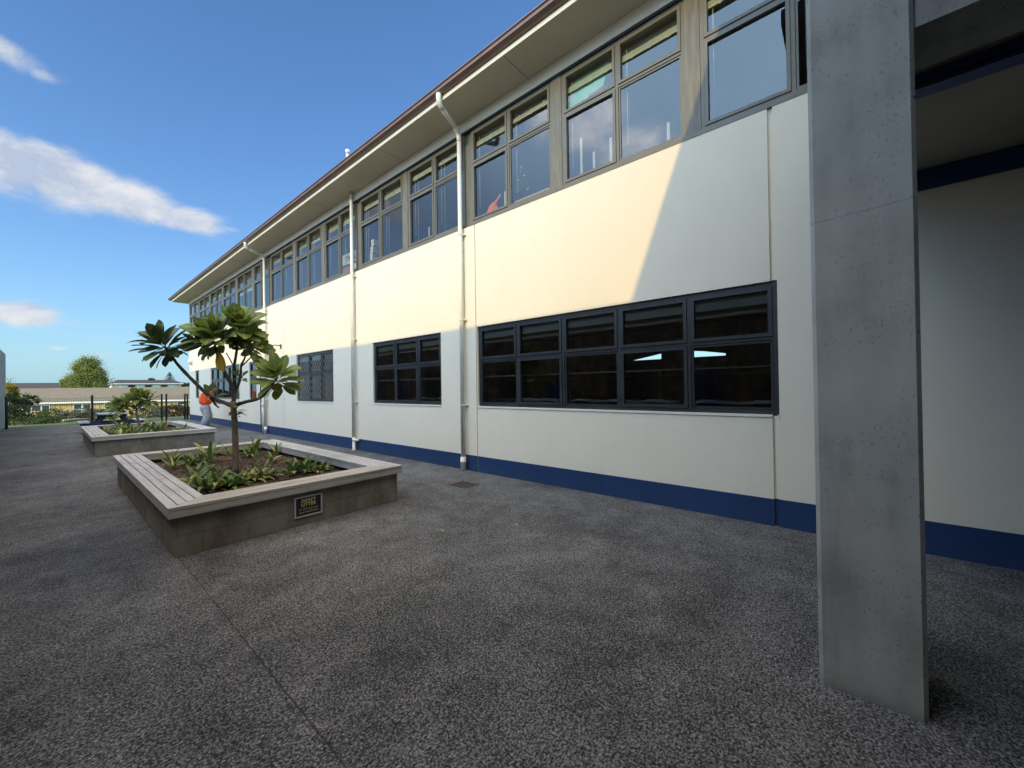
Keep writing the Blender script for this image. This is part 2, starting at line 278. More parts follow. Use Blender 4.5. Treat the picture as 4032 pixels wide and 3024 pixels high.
m_branch = M('branch_bark', (.085, .075, .055), (.05, .045, .036), 14, .8)
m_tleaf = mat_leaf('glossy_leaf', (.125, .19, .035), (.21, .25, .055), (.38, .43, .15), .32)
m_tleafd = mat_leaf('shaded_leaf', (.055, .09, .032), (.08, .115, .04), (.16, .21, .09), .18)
m_yleaf = mat_leaf('yellowed_leaf', (.60, .30, .02), (.45, .26, .03), (.7, .45, .1), .3)
m_strap = mat_leaf('strap_leaf', (.08, .155, .035), (.14, .22, .06), (.15, .22, .08), .2)
m_strapy = mat_leaf('strap_leaf_pale', (.14, .19, .05), (.45, .42, .14), (.4, .4, .15), .25, 9)
m_dark = M('room_dark', (.10, .10, .10), (.08, .08, .08), 1, .9)
m_rceil = M('room_ceiling', (.34, .34, .33), (.30, .30, .29), 1, .9)
m_blind = M('blind_slats', (.56, .62, .58), (.48, .54, .51), 3, .6)
m_lblue = M('light_grey_desk', (.55, .60, .68), (.45, .5, .58), 3, .5)
m_black = M('black_metal', (.025, .025, .027), (.018, .018, .02), 3, .5)
m_fence = M('fence_dark', (.03, .04, .045), (.022, .03, .033), 3, .5)
m_grate = M('rusty_grate', (.10, .065, .055), (.05, .035, .03), 30, .7)

# ------------------------------------------------------------------ mesh builder
def rootloc(o):
    v = Vector((0, 0, 0))
    while o is not None: v += o.location; o = o.parent
    return v
class MB:
    def __init__(s): s.v = []; s.f = []; s.uv = []; s.m = []; s.sm = []
    def add(s, vs, fs, uvs=None, mi=0, smooth=False):
        o = len(s.v); s.v += [tuple(p) for p in vs]
        s.uv += (uvs if uvs else [(0, 0)]*len(vs))
        for f in fs: s.f.append(tuple(o+i for i in f)); s.m.append(mi); s.sm.append(smooth)
        return s
    def box(s, a, b, mi=0):
        x0, y0, z0 = a; x1, y1, z1 = b
        if x0 > x1: x0, x1 = x1, x0
        if y0 > y1: y0, y1 = y1, y0
        if z0 > z1: z0, z1 = z1, z0
        return s.add([(x0, y0, z0), (x1, y0, z0), (x1, y1, z0), (x0, y1, z0), (x0, y0, z1), (x1, y0, z1), (x1, y1, z1), (x0, y1, z1)],
                     [(0, 3, 2, 1), (4, 5, 6, 7), (0, 1, 5, 4), (1, 2, 6, 5), (2, 3, 7, 6), (3, 0, 4, 7)], mi=mi)
    def obox(s, c, ax, ay, az_, h, mi=0):
        c = Vector(c); vs = []
        for k in ((-1, -1, -1), (1, -1, -1), (1, 1, -1), (-1, 1, -1), (-1, -1, 1), (1, -1, 1), (1, 1, 1), (-1, 1, 1)):
            vs.append(c + Vector(ax)*k[0]*h[0] + Vector(ay)*k[1]*h[1] + Vector(az_)*k[2]*h[2])
        return s.add(vs, [(0, 3, 2, 1), (4, 5, 6, 7), (0, 1, 5, 4), (1, 2, 6, 5), (2, 3, 7, 6), (3, 0, 4, 7)], mi=mi)
    def prism(s, poly, d, mi=0):
        n = len(poly); d = Vector(d); vs = [Vector(p) for p in poly]+[Vector(p)+d for p in poly]
        return s.add(vs, [tuple(range(n))[::-1], tuple(range(n, 2*n))]+[(i, (i+1) % n, n+(i+1) % n, n+i) for i in range(n)], mi=mi)
    def tube(s, pts, r, seg=10, mi=0, cap=True):
        pts = [Vector(p) for p in pts]; n = len(pts); rs = r if isinstance(r, (list, tuple)) else [r]*n
        vs = []; prev = None
        for i, p in enumerate(pts):
            t = (pts[min(i+1, n-1)]-pts[max(i-1, 0)]).normalized()
            if prev is None:
                a = t.orthogonal().normalized()
            else:
                a = (prev - t*prev.dot(t)).normalized()
            prev = a; b = t.cross(a)
            for k in range(seg):
                q = 2*math.pi*k/seg; vs.append(p + (a*math.cos(q)+b*math.sin(q))*rs[i])
        fs = []
        for i in range(n-1):
            for k in range(seg):
                fs.append((i*seg+k, i*seg+(k+1) % seg, (i+1)*seg+(k+1) % seg, (i+1)*seg+k))
        if cap: fs.append(tuple(range(seg))[::-1]); fs.append(tuple(range((n-1)*seg, n*seg)))
        return s.add(vs, fs, mi=mi, smooth=True)
    def cyl(s, a, b, r, seg=14, mi=0): return s.tube([a, b], r, seg, mi)
    def build(s, name, mat, parent=None, bevel=0):
        me = bpy.data.meshes.new(name); o0 = rootloc(parent) if parent else Vector((0, 0, 0))
        me.from_pydata([tuple(Vector(p)-o0) for p in s.v], [], s.f)
        for mm in (mat if isinstance(mat, (list, tuple)) else [mat]): me.materials.append(mm)
        me.polygons.foreach_set('material_index', s.m); me.polygons.foreach_set('use_smooth', s.sm)
        if any(u != (0, 0) for u in s.uv):
            ul = me.uv_layers.new(name='UVMap')
            for lp in me.loops: ul.data[lp.index].uv = s.uv[lp.vertex_index]
        me.update()
        o = bpy.data.objects.new(name, me); COL.objects.link(o)
        if parent: o.parent = parent
        if bevel:
            bv = o.modifiers.new('bevel', 'BEVEL'); bv.width = bevel; bv.segments = 2; bv.limit_method = 'ANGLE'
        return o
def tag(o, label=None, cat=None, group=None, kind=None):
    if label: o['label'] = label
    if cat: o['category'] = cat
    if group: o['group'] = group
    if kind: o['kind'] = kind
    return o
def thing(name, loc, label, cat, group=None):
    o = bpy.data.objects.new(name, None); o.location = loc; o.empty_display_size = .2; COL.objects.link(o)
    return tag(o, label, cat, group)
def copy_tree(o, parent=None):
    c = o.copy(); COL.objects.link(c); c.parent = parent
    for ch in list(o.children): copy_tree(ch, c)
    return c

# ------------------------------------------------------------------ ground
WX = 5.26
YE = 28.75
mb = MB(); mb.add([(-1.6, -14, 0), (14, -14, 0), (14, 29.3, 0), (-1.6, 29.3, 0)], [(0, 1, 2, 3)])
tag(mb.build('paving', m_pave), 'dark speckled exposed aggregate paving of the courtyard', None, None, 'structure')
def th(y, x=0):
    y = y + .25*x if y > 29 else y
    if y < 29.5: return -.012
    t = min(1, (y-29.5)/48); return -.03 - 2.45*(t*t*(3-2*t))
m_grass = M('grass_green', (.045, .085, .02), (.085, .13, .035), 1.4, .9, 8, bmp=.4, bscale=30, geo=True)
mb = MB(); ys = [-60, -15, 0, 15, 29.4, 31, 33, 36, 40, 45, 50, 56, 62, 68, 75, 85, 110, 180, 400, 1200, 4000]; xs = [-4000, -900, -200, -60, -25, -10, -4, 0, 3, 6, 9, 14, 20, 30, 60, 200, 900, 4000]
vs = [(x, y, th(y) if abs(x) < 61 or y > 90 else th(y)) for y in ys for x in xs]; nx = len(xs)
mb.add(vs, [(j*nx+i, j*nx+i+1, (j+1)*nx+i+1, (j+1)*nx+i) for j in range(len(ys)-1) for i in range(nx-1)], smooth=True)
tag(mb.build('grass_ground', m_grass), 'grassy ground falling away beyond the fence', None, None, 'structure')

# ------------------------------------------------------------------ the long school building
B = thing('school_building', (WX, 14, 0), 'long two-storey cream rendered building with a row of upper windows and a blue painted foot', 'building')
lower = [('big', .57, 5.31, [.57, 1.52, 2.47, 3.42, 4.36, 5.31], 1), ('w', 6.38, 9.02, [6.38, 7.2, 8.09, 9.02], 1), ('mesh', 11.14, 13.7, [11.14, 11.9, 12.77, 13.7], 2),
         ('s', 17.54, 18.39, [17.54, 18.39], 1), ('f', 19.67, 24.2, [19.67, 20.5, 21.3, 22.2, 23.2, 24.2], 1), ('e', 26.55, 27.36, [26.55, 27.36], 1)]
LZ0, LZT, LZ1 = 1.24, 2.11, 2.75
UZ0, UZT, UZ1 = 4.70, 5.885, 6.55
UX = 5.30
joints = [-14, .60, 5.34, 10.10, 14.80, 19.55, 24.3, YE]
zt = UZ0
for i in range(len(joints)-1):
    a, b = joints[i]+.012, joints[i+1]-.012
    if i == 0: b = .585
    if i == 1: a = .635
    if i == len(joints)-2: b = YE
    holes = []
    for _, h0, h1, _, _ in lower:
        if h1 > a and h0 < b: holes.append((max(h0, a), min(h1, b), LZ0, LZ1))
    yc = sorted(set([a, b]+[q for h in holes for q in h[:2] if a < q < b])); zc = sorted(set([0, zt]+[q for h in holes for q in h[2:]]))
    solid = {}
    for p in range(len(yc)-1):
        for q in range(len(zc)-1):
            my, mz = (yc[p]+yc[p+1])/2, (zc[q]+zc[q+1])/2
            solid[p, q] = not any(h[0] < my < h[1] and h[2] < mz < h[3] for h in holes)
    mb = MB(); x0, x1 = WX, WX+.14
    for (p, q), sd in solid.items():
        if not sd: continue
        y0, y1, z0, z1 = yc[p], yc[p+1], zc[q], zc[q+1]
        mb.add([(x0, y0, z0), (x0, y0, z1), (x0, y1, z1), (x0, y1, z0)], [(0, 1, 2, 3)])
        mb.add([(x1, y0, z0), (x1, y1, z0), (x1, y1, z1), (x1, y0, z1)], [(0, 1, 2, 3)])
        if not solid.get((p-1, q)): mb.add([(x0, y0, z0), (x1, y0, z0), (x1, y0, z1), (x0, y0, z1)], [(0, 1, 2, 3)])
        if not solid.get((p+1, q)): mb.add([(x0, y1, z0), (x0, y1, z1), (x1, y1, z1), (x1, y1, z0)], [(0, 1, 2, 3)])
        if not solid.get((p, q-1)): mb.add([(x0, y0, z0), (x0, y1, z0), (x1, y1, z0), (x1, y0, z0)], [(0, 1, 2, 3)])
        if not solid.get((p, q+1)): mb.add([(x0, y0, z1), (x1, y0, z1), (x1, y1, z1), (x0, y1, z1)], [(0, 1, 2, 3)])
    mb.build('wall_panel', m_wall, B)
    mb = MB(); mb.box((WX-.004, a, .0), (WX+.01, b, .30 if i else .305)); mb.build('base_band', m_wallblue, B)
    # small projecting sills
    for h in holes:
        s_ = MB(); s_.box((WX-.012, h[0], LZ0-.022), (WX+.03, h[1], LZ0+.006)); s_.build('sill', m_fascia, B)
for j in joints[1:-1]:
    mb = MB(); mb.box((WX+.03, j-.06, .302), (WX+.138, j+.08, LZ0-.01)); mb.build('panel_joint', m_wall, B)
    mb = MB(); mb.box((WX+.028, j-.06, 0), (WX+.138, j+.08, .30)); mb.build('base_joint', m_wallblue, B)
    mb = MB(); mb.box((WX+.03, j-.06, LZ1+.01), (WX+.138, j+.08, zt)); mb.build('panel_joint', m_wall, B)
# end wall, back wall, frieze, soffit, fascia, gutter, roof
mb = MB(); mb.box((WX+.14, YE-.14, 0), (15, YE, 6.79)); mb.box((WX, YE-.002, UZ0), (WX+.14, YE, 6.79)); mb.build('end_wall', m_wall, B)
mb = MB(); mb.box((WX, -14, UZ1+.035), (WX+.14, YE-.004, 6.79)); mb.build('frieze', m_wall, B)
mb = MB(); mb.box((WX+.012, -14, UZ1+.001), (WX+.13, YE-.004, UZ1+.034)); mb.build('head_recess', m_black, B)
mb = MB(); mb.box((4.627, -14, 6.787), (WX+.3, YE+.78, 6.80)); mb.box((WX+.3, YE-.1, 6.787), (15.7, YE+.78, 6.80)); mb.build('soffit', m_soffit, B)
for j in (.4, 4.0, 7.6, 11.2, 14.8, 18.4, 22): mb = MB(); mb.box((4.63, j, 6.7835), (WX-.001, j+.008, 6.7872)); mb.build('soffit_joint', M('joint_line', (.2, .19, .16)), B)
mb = MB(); mb.box((4.612, -14, 6.780), (4.627, YE+.80, 6.90)); mb.box((4.612, YE+.785, 6.780), (15.7, YE+.80, 6.90)); mb.build('fascia', m_fascia, B)
prof = [(4.611, 6.859), (4.56, 6.86), (4.502, 6.892), (4.504, 6.905), (4.504, 6.945), (4.485, 6.957), (4.485, 6.976), (4.611, 6.976)]
mb = MB(); mb.prism([(x, -14, z) for x, z in prof], (0, YE+14+.91, 0))
mb.prism([(4.485, YE+.80, 6.86), (4.485, YE+.90, 6.86), (4.485, YE+.915, 6.976), (4.485, YE+.80, 6.976)], (11.2, 0, 0)); mb.build('gutter', m_gutter, B)
mb = MB(); mb.add([(4.52, -14, 6.98), (4.52, YE+.88, 6.98), (10.2, YE-5, 9.0), (10.2, -14, 9.0), (15.8, YE+.88, 6.98), (15.8, -14, 6.98)], [(0, 1, 2, 3), (3, 2, 4, 5), (1, 4, 2)]); mb.build('roof', m_roof, B)
mb = MB(); mb.cyl((6, 11.6, 7.3), (6, 11.6, 8.86), .05); mb.cyl((6, 11.6, 8.86), (6, 11.6, 8.97), .065); mb.build('vent_pipe', m_white, B)
# floors and inner walls that show through the glass
mb = MB(); mb.box((WX+.141, -14, 3.5), (12, YE-.15, 3.75)); mb.build('upper_floor', m_dark, B)
mb = MB(); mb.box((WX+.141, -14, 6.52), (12, YE-.15, 6.60)); mb.build('upper_ceiling', m_rceil, B)
mb = MB(); mb.box((WX+.141, -14, 3.3), (12, YE-.15, 3.33)); mb.build('lower_ceiling', m_rceil, B)
mb = MB(); mb.box((WX+.141, -14, .01), (12, YE-.15, .05)); mb.build('lower_floor', M('vinyl_floor', (.42, .38, .32), (.36, .33, .28), 2, .5), B)
mb = MB()
mb.box((12, -14, .0), (12.15, 2.5, 3.3)); mb.box((12, 2.5, 0), (12.15, 5.15, 2.38)); mb.box((12, 2.5, 2.56), (12.15, 5.15, 3.3)); mb.box((12, 3.4, 2.38), (12.15, 4.25, 2.56)); mb.prism([(12, 5.15, 2.40), (12, 5.15, 2.57), (12, 4.25, 2.57), (12, 4.3, 2.55)], (.15, 0, 0)); mb.prism([(12, 2.5, 2.44), (12, 2.5, 2.57), (12, 3.4, 2.57), (12, 3.1, 2.54)], (.15, 0, 0)); mb.box((12, 5.15, 0), (12.15, YE-.15, 3.3))
mb.build('inner_wall', m_inner, B)
mb = MB(); mb.box((12, -14, 3.75), (12.15, YE-.15, 6.52)); [mb.box((WX+.15, y-.05, 3.75), (12, y+.05, 6.5)) for y in (-3, 9.75, 16.05, 24.4)]; mb.build('upper_inner_wall', m_dark, B)
for y in (-.5, 10.1, 14.8, 19.1, 25.3): mb = MB(); mb.box((WX+.15, y-.06, .05), (12, y+.06, 3.3)); mb.build('partition', m_inner, B)

def winframe(Y, z0, zt_, z1, x, bar, sash, mat, name='window', dep=.06):
    """a frame with one row of lights above the transom and one below; each light has its own sash"""
    mb = MB(); y0, y1 = Y[0], Y[-1]
    mb.box((x, y0, z0), (x+dep, y1, z0+bar)); mb.box((x, y0, z1-bar), (x+dep, y1, z1))
    mb.box((x, y0, z0+bar), (x+dep, y0+bar, z1-bar)); mb.box((x, y1-bar, z0+bar), (x+dep, y1, z1-bar))
    for y in Y[1:-1]: mb.box((x, y-bar*.45, z0+bar), (x+dep, y+bar*.45, z1-bar))
    segs = []
    for i in range(len(Y)-1):
        a = Y[i]+(bar if i == 0 else bar*.45); b = Y[i+1]-(bar if i == len(Y)-2 else bar*.45)
        mb.box((x+.002, a, zt_-bar*.4), (x+dep-.002, b, zt_+bar*.4))
        for (c, d, sh) in ((z0+bar, zt_-bar*.4, i % 2 == 1), (zt_+bar*.4, z1-bar, True)):
            s = sash*(1 if sh else .6); xs0 = x-.012 if sh else x+.012; g = .004
            mb.box((xs0, a+g, c+g), (x+dep*.7, b-g, c+g+s)); mb.box((xs0, a+g, d-g-s), (x+dep*.7, b-g, d-g))
            mb.box((xs0, a+g, c+g+s), (x+dep*.7, a+g+s, d-g-s)); mb.box((xs0, b-g-s, c+g+s), (x+dep*.7, b-g, d-g-s))
            segs.append((a+g+s, b-g-s, c+g+s, d-g-s))
    o = mb.build(name, mat, B)
    for (a, b, c, d) in segs:
        p = MB(); p.add([(x+dep*.45, a-.004, c-.004), (x+dep*.45, a-.004, d+.004), (x+dep*.45, b+.004, d+.004), (x+dep*.45, b+.004, c-.004)], [(0, 1, 2, 3)])
        p.build('pane', m_glass2 if mat == m_frame2 else m_glass, o)
    return o
for kind, y0, y1, Y, _ in lower:
    bar = .045 if kind != 'e' else .05
    o = winframe([y0+.004]+Y[1:-1]+[y1-.004], LZ0+.008, LZT, LZ1-.004, WX+.035, bar, .042, m_frame2)
    bl = MB(); [bl.box((WX+.105, Y[q]+.06, LZ1-.05-.18), (WX+.11, Y[q+1]-.05, LZ1-.05)) for q in range(len(Y)-1)]; bl.build('roller_blind', M('roller_blind_grey', (.30, .32, .30), (.25, .27, .25), 3, .8), o)
    if kind == 'mesh':
        # diamond security screen behind the frame
        s = MB(); x = WX+.040; st = .17; zz0, zz1 = LZ0+.05, LZ1-.05; k = -20
        yy = y0 - 2.2
        while yy < y1 + .1:
            for sgn in (1, -1):
                pts = []
                n = 26
                for t in range(n+1):
                    z = zz0 + (zz1-zz0)*t/n; y = (yy + (z-zz0)*.85) if sgn > 0 else (yy + 1.3 - (z-zz0)*.85)
                    if y0+.04 < y < y1-.04: pts.append((x + (.003 if sgn > 0 else -.003), y, z))
                if len(pts) > 1: s.tube(pts, .0042, 4)
            yy += st
        s.build('security_screen', M('screen_metal', (.58, .60, .58), None, 4, .45), o)
# upper windows in pairs of casements
centres = [-2.7, -.65, 1.42, 3.47, 5.58, 7.6, 9.76, 11.76, 13.87, 16.15, 17.95, 20.08, 22.15, 24.4, 26.6, YE]
pipes = {5.58, 9.76, 16.15}
rnd = random.Random(3)
uppers = []
for i in range(len(centres)-1):
    a = centres[i]+(.09 if centres[i] not in pipes else .06); b = centres[i+1]-(.09 if centres[i+1] not in pipes else .12)
    if i == len(centres)-2: b = YE-.02
    mid = (a+b)/2
    o = winframe([a, mid, b], UZ0+.06, UZT, UZ1, UX, .045, .038, m_frame, dep=.06)
    uppers.append((o, a, b))
    bl = MB(); drop = rnd.choice([.10, .13, .16, .2]) if i < 9 else rnd.choice([.2, .35, .5, .7])
    for (p, q) in ((a+.07, mid-.05), (mid+.05, b-.07)):
        dz = drop*rnd.uniform(.8, 1.15)
        n = int(6+dz/.03)
        for k in range(n):
            z = UZ1-.09-dz*k/n; bl.obox((UX+.14, (p+q)/2, z), (math.cos(.7), 0, math.sin(.7)), (0, 1, 0), (-math.sin(.7), 0, math.cos(.7)), (.02, (q-p)/2, .0015))
        hh = .045+.05*rnd.random()
        for k in range(6): bl.box((UX+.085+.002*(k % 2), p, UZ1-.12-dz+hh*k/6), (UX+.125, q, UZ1-.12-dz+hh*(k+.8)/6))
        bl.box((UX+.08, p, UZ1-.145-dz), (UX+.128, q, UZ1-.123-dz))
        for yy in (p+.15, (p+q)/2, q-.15): bl.box((UX+.076, yy-.012, UZ1-.16-dz), (UX+.079, yy+.012, UZ1-.06-dz))
        yy = q-.06; bl.cyl((UX+.11, yy, UZ1-.1), (UX+.11, yy, UZ0+.35), .006, 6)
        if i in (4, 5, 7): bl.cyl((UX+.11, yy-.1, UZ1-.1), (UX+.11, yy-.1, UZ0+.2), .005, 6)
    bl.build('blind', m_blind, o)
for i, c in enumerate(centres[:-1]):
    mb = MB()
    if c in pipes: mb.box((UX+.03, c-.12, UZ0+.002), (UX+.08, c+.06, UZ1))
    else: mb.box((UX-.01, c-.088, UZ0+.062), (UX+.055, c+.088, UZ1))
    mb.build('mullion_panel', m_post, B)
for i in range(len(centres)-1):
    a = centres[i]+(.06 if centres[i] in pipes else -.0); b = centres[i+1]-(.12 if centres[i+1] in pipes else 0)
    mb = MB(); mb.box((WX-.006, a+.001, UZ0+.001), (UX+.06, b-.001, UZ0+.058)); mb.build('window_sill', m_frame, B)

# downpipes: gutter outlet, swan neck, straight drop, foot
def downpipe(y, neck, foot):
    x = 5.185; mb = MB(); r = .043
    top = 6.786
    if neck:
        mb.tube([(4.545, y-.18, 6.86), (4.545, y-.18, 6.79), (4.55, y-.18, 6.73), (4.59, y-.17, 6.68), (4.65, y-.155, 6.66)], [r+.006]*5, 14)
        mb.tube([(4.62, y-.16, 6.665), (4.85, y-.10, 6.62), (5.1, y-.02, 6.575)], r, 14)
        mb.tube([(5.05, y-.04, 6.585), (5.13, y-.015, 6.565), (5.175, y, 6.52), (x, y, 6.45), (x, y, 6.37)], r+.006, 14)
        top = 6.4
    bot = .22 if foot == 'collar' else .34
    mb.cyl((x, y, bot), (x, y, top), r, 16)
    if foot == 'collar':
        mb.tube([(x, y, .005), (x, y, .16), (x, y, .165), (x, y, .19), (x, y, .195), (x, y, .26), (x, y, .265)], [.055, .055, .061, .061, .055, .055, .046], 16)
    else:
        mb.tube([(x, y, .005), (x, y, .02), (x, y, .05), (x, y, .34)], [.062, .058, .042, .042], 16)
        mb.tube([(x, y, .30), (x, y, .27), (x+.0, y-.05, .262), (x+.0, y-.14, .275), (x+.02, y-.19, .28)], .036, 12)
        mb.cyl((x, y, .25), (x, y, .31), .05, 16)
    for z in (4.55, 2.9, 1.25):
        mb.cyl((x, y, z), (x, y, z+.02), r+.005, 16); mb.box((x+.02, y-.085, z), (WX+.01, y+.06, z+.018))
    o = mb.build('downpipe', m_pipe, B); return o
downpipe(5.66, True, 'collar'); downpipe(9.86, False, 'elbow'); downpipe(16.35, True, 'collar')
# slim pipes and a dark service conduit beside the third downpipe
mb = MB(); mb.tube([(5.21, 16.75, .0), (5.21, 16.75, 1.05), (5.22, 16.78, 1.10), (5.25, 16.82, 1.1)], .022, 10); mb.tube([(5.21, 16.62, .0), (5.21, 16.62, .75), (5.21, 16.75, 1.0)], .016, 10); mb.cyl((5.21, 16.75, 1.02), (5.21, 16.75, 1.1), .035); mb.build('waste_pipe', m_pipe, B)
mb = MB(); mb.box((5.235, 17.02, 0), (WX-.001, 17.07, 2.35)); mb.build('service_conduit', m_steelblue, B)
# wall lamp at the far corner, tap bracket
mb = MB(); mb.tube([(5.258, 28.15, 3.1), (5.258, 28.15, 3.1001), (5.258, 28.15, 3.42)], [.01, .09, .09], 14); mb.tube([(WX-.001, 28.15, 3.3), (5.2, 28.15, 3.3), (5.12, 28.15, 3.3), (5.1, 28.15, 3.3)], [.16, .16, .14, .1], 18); mb.build('wall_lamp', m_fascia, B)
mb = MB(); mb.tube([(WX, 15.0, 3.16), (5.02, 15.0, 3.16), (5.0, 15.0, 3.14), (5.0, 15.0, 3.0)], .016, 8); mb.box((5.24, 14.95, 3.05), (WX-.001, 15.05, 3.2)); mb.build('wall_bracket', m_grate, B)
mb = MB(); [mb.cyl((WX-.004, y, z), (WX-.0005, y, z), .02, 8) for y, z in ((24.6, .8), (22.9, .72), (14.7, 1.3))]; mb.build('wall_plug', m_frame, B)

# ------------------------------------------------------------------ covered walkway and wing on the right
mb = MB(); x0, x1, ya, yb, ch = 2.65, 3.10, -.272, .134, .018
poly = [(x0+ch, ya), (x0, ya+ch), (x0, yb-ch), (x0+ch, yb), (x1-ch, yb), (x1, yb-ch), (x1, ya+ch), (x1-ch, ya)]
mb.prism([(x, y, -.01) for x, y in poly][::-1], (0, 0, 4.1)); o = mb.build('concrete_column', m_conc)
tag(o, 'tall raw grey concrete column with small air holes standing at the right', 'column')
Wg = thing('covered_walkway', (4, -3, 3.5), 'concrete edge beam and dark ceiling with blue steel running away behind the grey column', 'walkway roof')
mb = MB(); mb.box((2.68, -9, 3.285), (3.05, -.275, 4.09)); mb.build('edge_beam', m_conc2, Wg)
mb = MB(); mb.box((3.052, -9, 3.56), (WX-.002, .10, 3.95)); mb.build('ceiling', m_ceil, Wg)
mb = MB(); mb.box((3.60, -9, 3.50), (3.615, .05, 3.559)); mb.box((3.56, -9, 3.44), (3.68, .05, 3.455)); mb.box((3.613, -9, 3.455), (3.628, .05, 3.50)); mb.build('steel_beam', m_steelblue, Wg)
mb = MB(); mb.box((WX-.02, -9, 3.365), (WX-.0055, .12, 3.555)); mb.build('wall_channel', m_steelblue, Wg)
Wu = thing('upper_wing', (0, -4, 3.6), 'upper storey wing over the walkway with a deep eave', 'building')
mb = MB(); mb.box((-8, -9, 4.1), (5.2, -.35, 6.9)); mb.build('wing_wall', m_wall, Wu)
mb = MB(); mb.box((-8, -9.6, 6.95), (3.55, .656, 7.17)); mb.build('wing_eave', m_roof, Wu)
mb = MB(); mb.box((-8, -9.2, 0), (-7.8, -.4, 4.1)); mb.box((-8, -9.2, 0), (5.2, -9, 4.1)); mb.box((-1.8, -9, 0), (-1.6, .4, 4.1)); mb.build('wing_base_wall', m_wall, Wu)

# ------------------------------------------------------------------ building on the other side of the court
Ob = thing('block_building', (-1.4, 14, 0), 'low brown block building across the court, seen mostly as a reflection', 'building')
mb = MB(); mb.box((-1.56, -.34, 0), (-1.36, 27.3, 4.1)); mb.box((-9, 27.1, 0), (-1.56, 27.3, 4.1)); mb.build('wall', m_blockdark, Ob)
mb = MB(); mb.prism([(-1.33, -.34, 4.02), (-1.33, -.34, 4.14), (-5.0, -.34, 6.66), (-9.4, -.34, 4.1)], (0, 27.6, 0)); mb.build('roof', m_roof, Ob)
mb = MB(); mb.box((-1.36, -.3, 3.44), (-1.30, 27.2, 3.53)); mb.build('fascia', m_fascia, Ob)
mb = MB(); mb.box((-1.36, -.3, 2.02), (-1.325, 27.2, 2.075)); mb.build('head_rail', m_fascia, Ob)
for y in (2.6, 7.5, 12.4, 17.3, 22.2):
    mb = MB(); mb.box((-1.36, y, .0), (-1.33, y+1.0, 2.1)); mb.build('door', m_steelblue, Ob)
    mb = MB(); mb.box((-1.36, y+1.9, 1.1), (-1.33, y+3.4, 2.3)); mb.build('window', m_black, Ob)
mb = MB(); mb.prism([(-1.52, 27.32, 0), (-1.36, 27.32, 0), (-1.36, 27.32, 3.58), (-1.40, 27.32, 3.62), (-1.52, 27.32, 3.62)], (0, 4.4, 0)); o = mb.build('fin_wall', m_conc2)
tag(o, 'plain grey concrete wall end at the far left edge of the court', 'wall')

